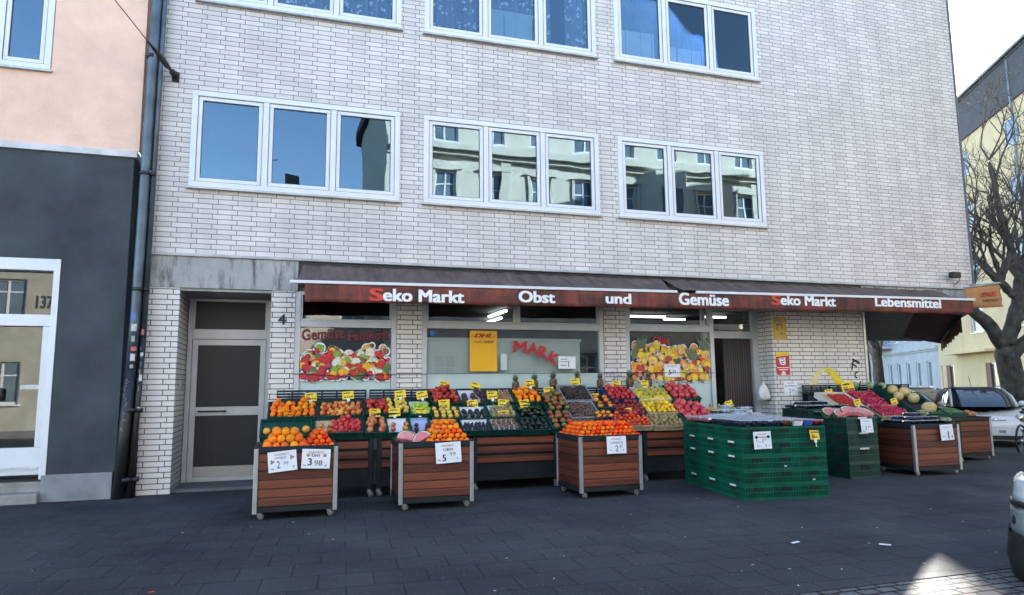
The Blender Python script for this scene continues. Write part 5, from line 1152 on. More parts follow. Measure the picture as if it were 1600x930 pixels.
for i, (x, y, s) in enumerate(((-.05, .38, .95), (.14, .28, 1.), (.1, .02, 1.05), (.05, -.38, 1.2), (-.16, .12, .9))):
    tag(inst('melon', mel, cm_.M @ Vector((x, y, .01)), (.3, .2, i*1.3), s), 'sandy netted melon in the long crate at the corner', 'melon', 'melons in the long crate')
cab = pm2('cabbage_leaf', (.16, .25, .11), (.33, .42, .24), 12, rough=.7)
cabm = fruit_mesh('cabbage', [cab], lambda q: q.ball((0, 0, 0), .07, 14, 10))
for i, (x, z, lab) in enumerate(((10.42, 1.44, 'pale green cabbage on the shelf behind the large price card'), (10.78, 1.43, 'pale green cabbage between the price card and the melon crate'), (11.08, 1.42, 'pale green cabbage resting at the top of the melon crate'))):
    tag(inst('cabbage', cabm, (x, -.24, z), (i, .4, i), 1), lab, 'cabbage')
# bananas and pineapples
BANM = [pm2('banana_skin', (.62, .42, .03), (.34, .34, .05), 8, .40, .62, rough=.5), pm('banana_tip', (.30, .25, .05), .8, .3, 9)]
def banana(q):
    for i in range(6):
        a = (i-2.5)*.26; pts = []
        for k in range(7):
            t_ = k/6; rr = .03+.11*math.sin(t_*1.9); pts.append((math.sin(a)*rr*1.0, -.02-rr*math.cos(a)*.8, .02-.12*t_+.05*t_*t_))
        q.tube(pts, [.007, .014, .018, .019, .018, .013, .006], 7, 0); q.tube([pts[-1], Vector(pts[-1])+Vector((0, -.006, .006))], .006, 5, 1)
    q.tube([(0, 0, .05), (0, -.03, .01)], [.012, .018], 6, 1)
BAN = fruit_mesh('banana_bunch', BANM, banana)
for j in range(3):
    for i in range(5):
        p = cb_.M @ Vector((-.23+i*.115+rnd.gauss(0, .008), -.10+j*.12, .03+rnd.uniform(0, .02)))
        tag(inst('banana_bunch', BAN, p, (R(38)+rnd.gauss(0, .1), rnd.gauss(0, .15), rnd.gauss(0, .22)), rnd.uniform(1, 1.15)), 'bunch of small yellow bananas lying in the white carton', 'bananas', 'banana bunches in the carton')
for x, y, lab in ((6.90, -.62, 'upright yellow banana bunch nearest the green pomegranate crate'), (7.02, -.7, 'upright yellow banana bunch second from the pomegranate crate'), (7.14, -.66, 'upright yellow banana bunch third from the pomegranate crate'), (7.24, -.78, 'upright yellow banana bunch just in front of its price tag')):
    tag(inst('banana_bunch', BAN, (x, y, 1.10), (R(35), rnd.gauss(0, .2), rnd.gauss(0, .3)), 1.25), lab, 'bananas')
q = MB(); q.box(0, 1.0, 0, .42, 0, .17); o = q.build('carton', CRM['carton'], None, (6.72, -.92, .822)); tag(o, 'white carton under the upright banana bunches', 'carton')
PINB = pm2('pineapple_skin', (.16, .09, .03), (.30, .19, .06), 40, rough=.7)
m, n, l, b = nt('pineapple_body'); tc = n.new('ShaderNodeTexCoord').outputs['Object']; v = n.new('ShaderNodeTexVoronoi'); v.inputs['Scale'].default_value = 42; l.new(tc, v.inputs['Vector'])
l.new(ramp(n, l, v.outputs['Distance'], [(.1, (.30, .17, .05)), (.6, (.06, .04, .02))]), b.inputs['Base Color']); b.inputs['Roughness'].default_value = .7; bump(n, l, b, v.outputs['Distance'], -.8, .01); PIN = m
LEAFP = pm('pineapple_leaf', (.07, .12, .06), .6, .3, 8)
def pineapple(x, y, z, s, lab):
    t = thing('pineapple', lab, 'pineapple', (x, y, z), rnd.uniform(0, 3)); t.scale = (s, s, s)
    q = MB(); q.lathe([(.02, 0), (.05, .015), (.062, .06), (.062, .11), (.05, .15), (.03, .168)], 14); q.build('fruit_body', PIN, t)
    q = MB()
    for k in range(20):
        a = k*2.4; rr = .5+.5*(k/20); h = .055+.10*(k/20); o_ = .05*(1.15-k/20); b_ = Vector((math.cos(a)*.015, math.sin(a)*.015, .155)); tip = b_+Vector((math.cos(a)*o_, math.sin(a)*o_, h)); md = b_.lerp(tip, .5)+Vector((math.cos(a)*.012, math.sin(a)*.012, 0)); w_ = Vector((-math.sin(a), math.cos(a), 0))*.010
        q.add([b_-w_, b_+w_, md+w_, md-w_, tip], [(0, 1, 2, 3), (3, 2, 4)])
    q.build('leaf_crown', LEAFP, t, recalc=False)
for x, y, z, s, lab in ((3.53, -.24, 1.40, 1., 'pineapple farthest from the ginger crate, before the frosted glass'), (3.86, -.24, 1.42, 1., 'pineapple standing just behind the yellow orange crate'), (4.19, -.24, 1.44, 1.05, 'pineapple standing behind the mango crate'), (4.64, -.2, 1.47, .95, 'pineapple behind the ginger crate price tag'), (5.06, -.2, 1.44, .95, 'pineapple beside the blue nectarine crate'), (5.62, -.2, 1.44, 1.1, 'pineapple standing behind the near end of the banana carton'), (5.98, -.2, 1.43, 1.1, 'pineapple standing behind the far end of the banana carton')): pineapple(x, y, z, s, lab)

# ---------------------------------------------------------------- heaps on the carts
heap(-.31, .26, -2.56, -1.85, .775, 'orange', 'orange', 'large orange in the heap on the first cart', 'orange', 'large oranges heaped on the cart', 3)
heap(.17, .55, -2.56, -1.85, .775, 'clementine', 'clementine', 'small clementine heaped beside the large oranges', 'clementine', 'clementines beside the large oranges', 4)
heap(1.64, 2.21, -2.52, -1.85, .775, 'orri', 'mandarin', 'orange mandarin in the pyramid beside the melon slices', 'mandarin', 'mandarins in the pyramid', 5)
heap(3.70, 4.60, -2.49, -1.66, .775, 'clementine', 'clementine', 'red orange clementine in the heap filling the whole cart', 'clementine', 'clementines filling the cart', 4)
FLESH = pm2('watermelon_flesh', (.62, .15, .16), (.70, .27, .26), 12, rough=.35); RINDI = pm('watermelon_white', (.62, .60, .45), .6, .1, 9); RINDO = pm2('watermelon_rind', (.015, .06, .018), (.07, .15, .05), 9, rough=.4, stretch=(1, 4, 1))
def wslice(lab, loc, rot, r, a0, a1, thick):
    """a piece of melon: wedge of a ball, cut faces red, pale ring and green rind outside"""
    q = MB(); k = 14; rs = [0, r*.86, r*.93, r]; mt = [0, 1, 2]
    for side in (0, 1):
        y = -thick/2 if side == 0 else thick/2
        for s in range(3):
            for i in range(k):
                t0 = a0+(a1-a0)*i/k; t1 = a0+(a1-a0)*(i+1)/k; f = 1-(abs(y)/r)**2*.5
                q.poly([(rs[s]*f*math.cos(t0), y, rs[s]*f*math.sin(t0)), (rs[s+1]*f*math.cos(t0), y, rs[s+1]*f*math.sin(t0)), (rs[s+1]*f*math.cos(t1), y, rs[s+1]*f*math.sin(t1)), (rs[s]*f*math.cos(t1), y, rs[s]*f*math.sin(t1))], mt[s])
    f = 1-(thick/2/r)**2*.5
    for i in range(k):
        t0 = a0+(a1-a0)*i/k; t1 = a0+(a1-a0)*(i+1)/k
        q.poly([(r*f*math.cos(t0), -thick/2, r*f*math.sin(t0)), (r*f*math.cos(t0), thick/2, r*f*math.sin(t0)), (r*f*math.cos(t1), thick/2, r*f*math.sin(t1)), (r*f*math.cos(t1), -thick/2, r*f*math.sin(t1))], 2)
    for t_ in (a0, a1):
        for s in range(3):
            q.poly([(rs[s]*f*math.cos(t_), -thick/2, rs[s]*f*math.sin(t_)), (rs[s+1]*f*math.cos(t_), -thick/2, rs[s+1]*f*math.sin(t_)), (rs[s+1]*f*math.cos(t_), thick/2, rs[s+1]*f*math.sin(t_)), (rs[s]*f*math.cos(t_), thick/2, rs[s]*f*math.sin(t_))], mt[s])
    return tag(q.build('melon_slice', [FLESH, RINDI, RINDO], None, loc, rot), lab, 'melon slice')
wslice('pale pink melon slice leaning at the edge of the second cart', (1.43, -2.25, .80), (R(-42), R(12), R(8)), .15, R(0), R(180), .07)
wslice('pale pink melon slice beside the mandarin pyramid', (1.62, -2.36, .80), (R(-35), R(-25), R(-20)), .14, R(10), R(185), .08)
wslice('pale pink melon slice lying behind the other two on the second cart', (1.52, -2.05, .82), (R(-60), R(5), R(30)), .15, R(0), R(180), .07)
q = MB()
for i in range(5): a = i*1.3; q.ball((1.50+.07*math.cos(a)*i*.5, -2.50+.02*math.sin(a), .80), .02, 7, 5, sq=(1.6, 1, .7))
tag(q.build('melon_scraps', RINDI), 'pale melon scraps at the cart edge under the slices', 'scraps', kind='stuff')

# ---------------------------------------------------------------- stacks of crates
def stack_crate(w, d, h):
    q = MB(); i_ = .012; rw = .007
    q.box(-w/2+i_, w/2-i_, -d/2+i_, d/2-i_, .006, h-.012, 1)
    for z0, z1 in ((.0, .026), (h-.030, h-.002), (h*.47, h*.47+.012)):
        q.box(-w/2+.002, w/2-.002, -d/2+.002, -d/2+i_, z0, z1, 0); q.box(-w/2+.002, w/2-.002, d/2-i_, d/2-.002, z0, z1, 0)
        q.box(-w/2+.002, -w/2+i_, -d/2+i_+.0005, d/2-i_-.0005, z0, z1, 0); q.box(w/2-i_, w/2-.002, -d/2+i_+.0005, d/2-i_-.0005, z0, z1, 0)
    def rib_side(L, face):
        nb_ = int(L/.034)
        for k in range(nb_+1):
            a = -L/2+.004+(L-.008-rw)*k/nb_; mid = abs(a+rw/2) < .075
            for z0, z1 in ([(.026, h-.030)] if not mid else [(.026, h*.47), ]):
                face(a, a+rw, z0, z1)
    rib_side(w, lambda a, b_, z0, z1: (q.box(a, b_, -d/2+.0035, -d/2+i_, z0, z1, 0), q.box(a, b_, d/2-i_, d/2-.0035, z0, z1, 0)))
    rib_side(d, lambda a, b_, z0, z1: (q.box(-w/2+.0035, -w/2+i_, a, b_, z0, z1, 0), q.box(w/2-i_, w/2-.0035, a, b_, z0, z1, 0)))
    for s in (-1, 1):   # closed hand holes: dark panels paint the shade inside, with a bar across
        q.box(-.072, .072, s*(d/2-i_+.002), s*(d/2-i_-.003), h*.47+.013, h-.031, 2); q.box(s*(w/2-i_+.002), s*(w/2-i_-.003), -.085, .085, h*.47+.013, h-.031, 2)
        for k in (-1, 1): q.box(k*.03-.005, k*.03+.005, s*(d/2-i_+.003), s*(d/2-.004), h*.47+.013, h-.07, 0)
    return q
HOLE_SHADE = pm('crate_hole_shade', (.006, .012, .010), .9, .3, 5); CRIN = pm('crate_panel_shaded', (.002, .050, .031), .6, .3, 4, spec=.2); CRIN2 = pm('dark_crate_panel_shaded', (.004, .036, .026), .5, .3, 4)  # panels darker than the ribs: recess shade in the colour, hole darkness too
H1, H2 = .183, .235
SM1 = stack_crate(.405, .60, H1).mesh('crate', [GREENC, CRIN, HOLE_SHADE]); SM2 = stack_crate(.60, .40, H2).mesh('crate', [GREENC2, CRIN2, HOLE_SHADE])
LB = pm('white_crate_label', (.70, .70, .70), .5, .1, 9)
ordn = ('at the bottom', 'second from the ground', 'third from the ground', 'fourth from the ground', 'at the top')
colw = ('the stack at the near corner', 'the middle stack of the near face', 'the end stack of the near face')
S1 = Matrix.Translation((5.58, -3.38, 0)) @ Matrix.Rotation(R(-5), 4, 'Z')
for dx in range(3):
    for dy in range(3):
        for k in range(5):
            if dx > 0 and dy > 0 and k < 4: continue
            p = S1 @ Vector((.2035+dx*.407+.085*dy*0, .301+dy*.612, k*(H1+.002)))
            p.x += .035*dy
            lab = 'bright green crate %s of %s' % (ordn[k], colw[dx]) if dy == 0 else ('bright green crate %s, stack %s' % (ordn[k], ('', 'halfway along the receding side', 'farthest along the receding side')[dy]) if dx == 0 else 'bright green crate at the top of the big stack, under the punnets')
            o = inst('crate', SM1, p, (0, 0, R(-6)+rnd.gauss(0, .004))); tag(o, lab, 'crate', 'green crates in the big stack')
            if dx == 0 and (k*7+dy*3) % 3 != 1:
                q = MB(); q.box(-.2075, -.2055, -.09, .07, H1-.03, H1-.006); q.build('white_label', LB, o)
            if dx > 0 and (k+dx) % 3 == 0 and dy == 0:
                q = MB(); q.box(-.03, .005, -.3045, -.3025, .04, .055); q.build('white_scrap', LB, o)
S2 = (8.34, -2.20)
cw2 = ('front', 'second', 'third', 'rear')
for dy in range(4):
    for k in range(4):
        p = (S2[0]+.302+dy*.03, S2[1]+.201+dy*.406, k*(H2+.002)*(1 if dy < 2 else 1.11))
        o = inst('crate', SM2, p, (0, 0, rnd.gauss(0, .008)), (1, 1, 1 if dy < 2 else 1.11)); tag(o, 'dark green crate %s, %s stack by the watermelon' % (('at the bottom', 'second from the ground', 'third from the ground', 'at the top')[k], cw2[dy]), 'crate', 'dark green crates under the watermelon')
        if dy == 0 and k in (1, 2, 3): q = MB(); q.box(-.08, .10, -.2065, -.2045, H2-.03, H2-.004); q.build('white_label', LB, o)
for i, (x, y, z, rx, rz_, r) in enumerate(((8.52, -2.0, .965, -66, 8, .20), (8.70, -1.98, .985, -64, -6, .22), (8.86, -2.02, .965, -68, -14, .18), (8.98, -1.90, .975, -62, -25, .17), (8.45, -1.82, .975, -66, 20, .2))):
    wslice('pink watermelon slice on the dark crates, ' + ('at its outer end', 'in the middle of the row', 'right of the middle, behind the sign', 'nearest the wooden cart', 'behind the others')[i], (x, y, z), (R(rx), R((-8, 4, 10, 14, -10)[i]), R(rz_)), r, R(5), R(178), .06)
# dark wrapped trays on the rear crates and on the fourth cart
def wrapped(nm, lab, cat, grp, loc, rz, w, d, h, inner, cover=None, n_=14, r=.016):
    t = thing(nm, lab, cat, loc, rz, grp); q = MB()
    q.add([(-w/2+.012, -d/2+.012, 0), (w/2-.012, -d/2+.012, 0), (w/2-.012, d/2-.012, 0), (-w/2+.012, d/2-.012, 0), (-w/2, -d/2, h*.8), (w/2, -d/2, h*.8), (w/2, d/2, h*.8), (-w/2, d/2, h*.8)], [(3, 2, 1, 0), (0, 1, 5, 4), (1, 2, 6, 5), (2, 3, 7, 6), (3, 0, 4, 7)])
    q.build('clear_box', GLASSP, t)
    q = MB(); q.box(-w/2+.007, w/2-.007, -d/2+.007, d/2-.007, h*.96, h*1.06); q.build('lid', LIDP, t)
    q = MB(); k = .006
    q.box(-w/2-.006, w/2+.006, -d/2-.006, -d/2+k, h*.93, h*1.0); q.box(-w/2-.006, w/2+.006, d/2-k, d/2+.006, h*.93, h*1.0); q.box(-w/2-.006, -w/2+k, -d/2+k, d/2-k, h*.93, h*1.0); q.box(w/2-k, w/2+.006, -d/2+k, d/2-k, h*.93, h*1.0)
    q.build('rim', pm('rim_highlight', (.50, .54, .60), .3, .1, 9), t)  # rim paled so that its colour acts as a highlight
    q = MB()
    for _ in range(n_): q.ball((rnd.uniform(-w/2+r+.012, w/2-r-.012), rnd.uniform(-d/2+r+.012, d/2-r-.012), rnd.uniform(r, h*.85)), r, 7, 5)
    for x in range(3): 
        for y in range(4): q.ball((-w/2+.03+x*(w-.06)/2, -d/2+.03+y*(d-.06)/3, h*.45), r*1.3, 7, 5)
    o = q.build('fruit_filling', inner, t); o['kind'] = 'stuff'
    return t
BLUEB = pm('blueberry_skin', (.030, .040, .11), .6, .4, 30); REDB = pm2('strawberry_skin', (.42, .012, .018), (.58, .05, .04), 30); MIXB = pm2('mixed_berry_skin', (.35, .05, .04), (.45, .28, .16), 25); PINKB = pm2('pink_berry_skin', (.55, .12, .14), (.65, .3, .28), 25); GRAPE = pm('green_grape_skin', (.34, .36, .12), .4, .2, 20)
PROT = [wrapped('punnet', 'clear punnet of dark blueberries on the big green stack', 'punnet', 'blueberry punnets', (0, 0, -9), 0, .124, .172, .082, BLUEB, n_=44, r=.010),
        wrapped('punnet', 'clear punnet of mixed pale berries on the big green stack', 'punnet', 'mixed berry punnets', (0, 0, -9), 0, .124, .172, .082, MIXB, n_=26, r=.016),
        wrapped('punnet', 'clear punnet of bright red strawberries at the end of the big green stack', 'punnet', 'strawberry punnets', (0, 0, -9), 0, .135, .18, .07, REDB, n_=26, r=.019),
        wrapped('punnet', 'clear punnet of pink berries on the far end of the big green stack', 'punnet', 'pink berry punnets', (0, 0, -9), 0, .135, .18, .075, PINKB, n_=24, r=.018),
        wrapped('punnet', 'clear punnet of pale green grapes behind the berries', 'punnet', 'grape punnets', (0, 0, -9), 0, .135, .18, .08, GRAPE, n_=34, r=.014)]
used = set()
TOP1 = 5*(H1+.002)+.002
for j in range(9):
    for i in range(8):
        p = S1 @ Vector((.085+i*.150, .105+j*.199, TOP1)); p.x += .035*(j*.199/.612)
        if j == 0 and i in (5, 6): continue
        if j < 2: k = 0 if i < 4 else (1 if i < 6 else 2)
        elif j < 5: k = 0 if i < 3 else (1 if i < 6 else 2)
        elif j < 7: k = 3 if i < 3 else (4 if i < 6 else 1)
        else: k = 3 if i < 2 else (0 if i < 5 else 4)
        lift = .0
        if k in used: dup(PROT[k], (p.x+rnd.gauss(0, .004), p.y+rnd.gauss(0, .004), p.z+lift), rnd.gauss(0, .07))
        else: PROT[k].location = p; used.add(k)
for x, lab, m_ in ((.085+5*.15, 'white carton punnet at the front of the big green stack', LB), (.085+6*.15, 'deep blue carton punnet at the front of the big green stack', pm('deep_blue_carton', (.02, .07, .32), .6, .1, 5))):
    p = S1 @ Vector((x, .105, TOP1)); t = thing('carton_punnet', lab, 'punnet', p)
    q = MB(); q.add([(-.055, -.075, 0), (.055, -.075, 0), (.055, .075, 0), (-.055, .075, 0), (-.067, -.09, .06), (.067, -.09, .06), (.067, .09, .06), (-.067, .09, .06)], [(3, 2, 1, 0), (0, 1, 5, 4), (1, 2, 6, 5), (2, 3, 7, 6), (3, 0, 4, 7)]); q.build('carton', m_, t)
    q = MB()
    for a in range(4):
        for b_ in range(5): q.ball((-.045+a*.03, -.065+b_*.032, .05), .017, 7, 5)
    q.build('fruit_filling', MIXB if m_ is LB else BLUEB, t)
# packs on the side table by the door: dates, white packs, lettuce and endive
q0 = wrapped('date_pack', 'clear pack of dark dates beside the shop door', 'pack', 'date packs by the door', (6.78, -1.0, .822), .1, .16, .22, .17, pm('date_skin', (.07, .03, .02), .4, .4, 20), n_=110, r=.020)
for i in range(7): dup(q0, (6.78+.16*(i % 4)+.08*(i//4), -1.0+.22*(i//4), .822+.06*(i//4)), rnd.gauss(0, .15))
q0 = wrapped('white_pack', 'white wrapped pack lying among the date packs', 'pack', 'white packs', (7.22, -1.02, .92), .2, .2, .16, .14, pm('white_pack_paper', (.55, .60, .68), .6, .1, 4), n_=60, r=.034)
dup(q0, (7.42, -.9, .95), -.2); dup(q0, (7.10, -.8, .98), .1)
def leafy(nm, lab, cat, grp, loc, s, ca, cb, rz=0.):
    q = MB(); rr = random.Random(int(loc[0]*100))
    for k in range(34):
        a = rr.uniform(0, 6.28); e_ = rr.uniform(.1, 1.3); d = Vector((math.cos(a)*math.cos(e_), math.sin(a)*math.cos(e_), math.sin(e_)*.7)); w_ = Vector((-math.sin(a), math.cos(a), .2))*rr.uniform(.25, .45); b_ = d*.15; t_ = d*rr.uniform(.7, 1.05); m_ = d*.6+Vector((0, 0, .12))
        q.add([b_-w_*.3, b_+w_*.3, m_+w_, m_-w_, t_+w_*.6, t_-w_*.6], [(0, 1, 2, 3), (3, 2, 4, 5)], 0, True)
    q.ball((0, 0, .2), .5, 10, 7, 0, (1, 1, .7))
    o = q.build(nm, pm2('leaf_'+nm, ca, cb, 6, rough=.6), None, loc, (0, 0, rz), recalc=False); o.scale = (s, s, s*.8); return tag(o, lab, cat, grp)
for i, (x, y) in enumerate(((7.55, -1.0), (7.72, -.86), (7.90, -1.02), (8.05, -.85), (7.70, -1.15))):
    leafy('lettuce', 'pale green lettuce by the shop door', 'lettuce', 'lettuces by the door', (x, y, .84+.04*(i % 2)), .14, (.30, .36, .12), (.48, .50, .25), i)
q = MB(); q.box(0, .75, 0, .5, 0, .02); 
for a in (0, .71):
    for b_ in (0, .46): q.box(a, a+.04, b_, b_+.04, -.80, 0)
tag(q.build('lettuce_stand', DARKM, None, (7.42, -1.28, .82)), 'dark stand carrying the pale lettuces by the door', 'stand')
q0 = wrapped('tray_pack', 'flat dark wrapped tray on the rear green crates', 'tray', 'wrapped trays on the rear crates', (8.52, -.80, 1.06), 0, .28, .18, .05, pm('dark_fruit', (.02, .022, .03), .5, .4, 20), n_=20, r=.018)
for i, (x, y, z) in enumerate(((8.82, -.80, 1.06), (9.1, -.78, 1.06), (8.55, -1.03, 1.06), (8.86, -1.02, 1.06), (8.62, -.9, 1.115), (8.95, -.9, 1.115), (8.50, -1.24, 1.06), (8.80, -1.24, 1.06), (9.08, -1.22, 1.06), (8.58, -1.45, .965), (8.88, -1.45, .965))): dup(q0, (x, y, z), rnd.gauss(0, .06))
q0 = dup(q0, (9.68, -2.2, .817), 0, 'flat dark wrapped tray on the wooden cart beside the endive bags', 'wrapped trays on the wooden cart')
for i, (x, y, z) in enumerate(((9.97, -2.2, .817), (10.24, -2.18, .817), (9.70, -1.98, .817), (10.0, -1.98, .817), (10.28, -1.96, .817), (9.72, -1.76, .817), (10.0, -1.74, .817), (9.85, -2.08, .872), (10.12, -2.06, .872), (9.8, -1.85, .872), (10.1, -1.84, .872), (9.95, -1.95, .93))): dup(q0, (x, y, z), rnd.gauss(0, .08))
leafy('endive_bag', 'pale bag of curly endive on the corner of the wooden cart', 'endive', None, (10.30, -2.24, .84), .13, (.34, .38, .18), (.55, .58, .38))
leafy('endive_bag', 'pale bag of curly endive on top of the dark wrapped trays', 'endive', None, (10.20, -1.9, .93), .15, (.34, .38, .18), (.55, .58, .38), 1)
# fifth cart: green crate, onions, potatoes
c = crate('flat dark green crate of leeks on the last wooden cart', 12.2, -.62, .92, .42, .60, 'green', 4, .10, 'green', lz=.03)
c2 = crate('dark green crate standing behind the fourth cart', 11.35, -1.1, .92, .62, .5, 'green', 6, .12, 'green', lz=.02)
tangle('leek_bundle', c, pm('leek_leaf', (.10, .19, .06), .6, .4, 8), 'loose bundle of green leeks in the flat crate', 'leeks', 40, .02, .26)
tangle('herb_bundle', c2, pm('herb_leaf', (.05, .14, .05), .7, .4, 8), 'bunches of dark green herbs in the crate behind the cart', 'herbs', 90, .012, .18)
ONI = pm2('onion_skin', (.38, .10, .05), (.52, .26, .10), 14, rough=.5)
def netbag(lab, cat, loc, n_, r, m_, w):
    t = thing('net_bag', lab, cat, loc); q = MB(); rr = random.Random(n_)
    for k in range(n_):
        a = rr.uniform(0, 6.28); d = w*math.sqrt(rr.random()); q.ball((math.cos(a)*d*1.35, math.sin(a)*d, r+rr.uniform(0, 1)*max(0, (1-d/w))*.10), r, 9, 7, 0, (1, 1, .9))
    o = q.build('bulbs', m_, t); o['kind'] = 'stuff'
    q = MB(); q.tube([(w*1.3, 0, .05), (w*1.6, .02, .07), (w*1.75, .03, .05)], [.02, .012, .025], 6); q.build('net_end', pm('orange_net', (.55, .14, .04), .6, .2, 9), t)
netbag('orange red net of onions on the last wooden cart', 'onions', (12.62, -.72, .815), 26, .036, ONI, .13)
netbag('net of brown potatoes behind the onion net', 'potatoes', (11.95, -.45, .95), 18, .036, pm2('potato_skin', (.30, .16, .09), (.40, .24, .13), 10), .13)

# ---------------------------------------------------------------- price tags
TAGS = [(.30, -.62, 1.35, 0, 'oranges in the upper crate'), (.83, -.62, 1.37, 5, 'streaked apples in the upper crate'), (.01, -.955, 1.08, -4, 'mostly empty grapefruit crate'), (.65, -.955, 1.11, 4, 'straw lined crate of dark red apples'), (1.60, -.58, 1.375, 5, 'yellow apples of the shared crate'),
 (1.93, -.60, 1.36, 10, 'green apples on white paper'), (1.18, -.97, 1.12, -2, 'downy peaches'), (1.46, -.97, 1.12, 5, 'big apples on white paper'), (1.83, -.97, 1.12, -4, 'plums on blue paper'), (2.32, -.34, 1.51, -6, 'shiny red apples in the top row'), (2.81, -.34, 1.49, -16, 'beetroots'),
 (3.0, -.72, 1.345, 4, 'brown nuts'), (3.75, -.34, 1.52, 8, 'yellow oranges before the pineapples'), (4.03, -.45, 1.40, 3, 'upper mango crate'), (2.23, -.78, 1.23, 4, 'pale yellow apples'), (2.67, -.78, 1.22, 6, 'black avocados of the middle row'), (3.15, -.78, 1.22, -5, 'kiwis under the nuts'), (3.51, -.78, 1.21, 8, 'aubergines'),
 (3.08, -1.06, 1.06, 5, 'chestnuts in rows'), (4.57, -.30, 1.54, 7, 'ginger roots'), (4.80, -.55, 1.29, 2, 'persimmons'), (5.30, -.34, 1.50, -4, 'nectarines in the blue crate'), (5.14, -1.04, 1.06, 3, 'tomatoes in the wooden crate'), (5.83, -.36, 1.50, -2, 'banana carton'), (5.78, -.76, 1.21, 5, 'bananas and above the lemons'), (5.94, -.97, 1.10, 6, 'kiwis at the front'), (7.26, -.72, 1.14, 14, 'upright banana bunches'),
 (9.62, -.45, 1.31, 8, 'cherry tomatoes in the carton'), (9.72, -1.02, 1.13, 8, 'berries behind the watermelon'), (10.60, -.98, 1.14, 12, 'front radishes')]
q = MB(); q.box(-.0825, .0825, -.002, .002, .0, .115); TAGM = q.mesh('card', YEL)
q = MB(); q.box(-.02, .02, -.006, .006, -.035, .012); q.box(-.004, .004, -.003, .003, -.09, -.03); CLIPM = q.mesh('clip', WHITE)
scrib = []
for s_ in range(5):
    rr = random.Random(s_+3); q = MB()
    def wob(x0, x1, z, wd):
        pts = []; k = int((x1-x0)/.006)
        for i in range(k+1): pts.append((x0+(x1-x0)*i/k, z+rr.uniform(-.007, .007)))
        stroke(q, pts, [wd]*len(pts), -.0035)
    wob(-.062, rr.uniform(.02, .06), .090, .015)
    x = -.055
    for k in range(rr.randint(3, 4)): wob(x, x+.024, .032, .018); x += .034
    scrib.append(q.mesh('lettering', INK, recalc=False))
RSC = MB(); rr = random.Random(5)
for x in (-.06, -.03): stroke(RSC, [(x, .06), (x+.02, .05), (x+.005, .03), (x+.025, .012)], [.014]*4, -.0036)
RSC = RSC.mesh('lettering', REDINK, recalc=False)
def ptag(x, y, z, tilt, lab, s=1., i=0):
    t = thing('price_tag', lab, 'price tag', (x, y, z-.055), rot=(R(-10), R(-tilt), rnd.gauss(0, .12))); t['group'] = 'yellow price tags'; t.scale = (s, s, s)
    for nm, me in (('card', TAGM), ('clip', CLIPM), ('lettering', scrib[i % 5])): inst(nm, me, (0, 0, 0), parent=t)
    if i % 3 == 0: inst('lettering', RSC, (0, 0, 0), parent=t)
for i, (x, y, z, a, w_) in enumerate(TAGS): ptag(x, y, z, a, 'yellow price tag standing over the '+w_, 1., i)
ptag(10.10, -.42, 1.36, 6, 'large yellow price card with red and black writing over the radishes', 1.75, 0)
ptag(6.61, -3.50, .80, -3, 'yellow price tag clipped to the front of the big green stack', 1.05, 3)

# ---------------------------------------------------------------- white price signs
def psign(loc, w, h, tilt, lab, lines, rz=0.):
    w *= .86; h *= .86
    t = thing('price_sign', lab, 'price sign', loc, rot=(R(-3), R(-tilt), rz)); t['group'] = 'white price signs'
    q = MB(); q.box(-w/2, w/2, -.002, .002, -h, 0); q.build('card', PAPER, t)
    for s_, x, z, ww, hh, m_, bd in lines:
        text(s_, m_, (x*w, -.004, -h+z*h), w=ww*w if ww else None, h=hh*h if hh else None, parent=t, bold=bd)
    return t
AN = ('ANGEBOT', -.27, .80, .52, .09, PINKINK, .01)
s = psign((-.06, -2.625, .765), .365, .265, 5, 'white price sign reading Orange 2,99 on the first cart', [AN, ('ORANGE', -.27, .63, .42, .11, GREYINK, .0), ('2', -.20, .17, .11, .36, INK, .0), ("'", -.02, .44, None, .08, INK, 0), ('99', .03, .30, .17, .18, GREYINK, .0), ('Kg', -.41, .14, .10, .09, INK, .02), ('€', .35, .14, .05, .10, INK, .02)])
for x, z in ((-.112, -.112), (.103, -.077)):
    q = MB()
    for a in range(3): q.lathe([(.013, 0), (.001, .001)], 8, 0, Matrix.Translation((x+.014*math.cos(a*2.1), -.003, z+.014*math.sin(a*2.1))) @ Matrix.Rotation(R(90), 4, 'X'))
    q.build('orange_picture', pm('brown_print', (.42, .27, .18), .7, .2, 9), s)
s = psign((.325, -2.635, .775), .37, .255, -3, 'white price sign reading Orri 3,98 on the first cart', [AN, ('Orri', -.16, .60, .28, .17, INK, .02), ('3', -.27, .16, .13, .36, INK, .02), ('98', -.05, .16, .28, .27, GREYINK, .01), ('Kg', -.43, .14, .09, .09, INK, .01), ('€', .33, .10, .05, .10, INK, .02)])
for x in (-.09, .095):
    q = MB(); q.lathe([(.021, 0), (.001, .001)], 12, 0, Matrix.Translation((x, -.003, -.067)) @ Matrix.Rotation(R(90), 4, 'X')); q.build('orange_picture', pm('orange_print', (.70, .36, .08), .7, .2, 9), s)
psign((1.885, -2.595, .80), .37, .29, 3, 'white price sign reading Orri 5,99 on the second cart', [AN, ('ORRI', -.20, .58, .38, .13, GREYINK, .01), ('5', -.24, .10, .13, .32, INK, .03), ("'", -.04, .44, None, .1, INK, 0), ('99', .04, .33, .24, .17, GREYINK, .0), ('Kg', -.43, .14, .10, .09, INK, .02), ('€', .32, .14, .05, .10, INK, .02)])
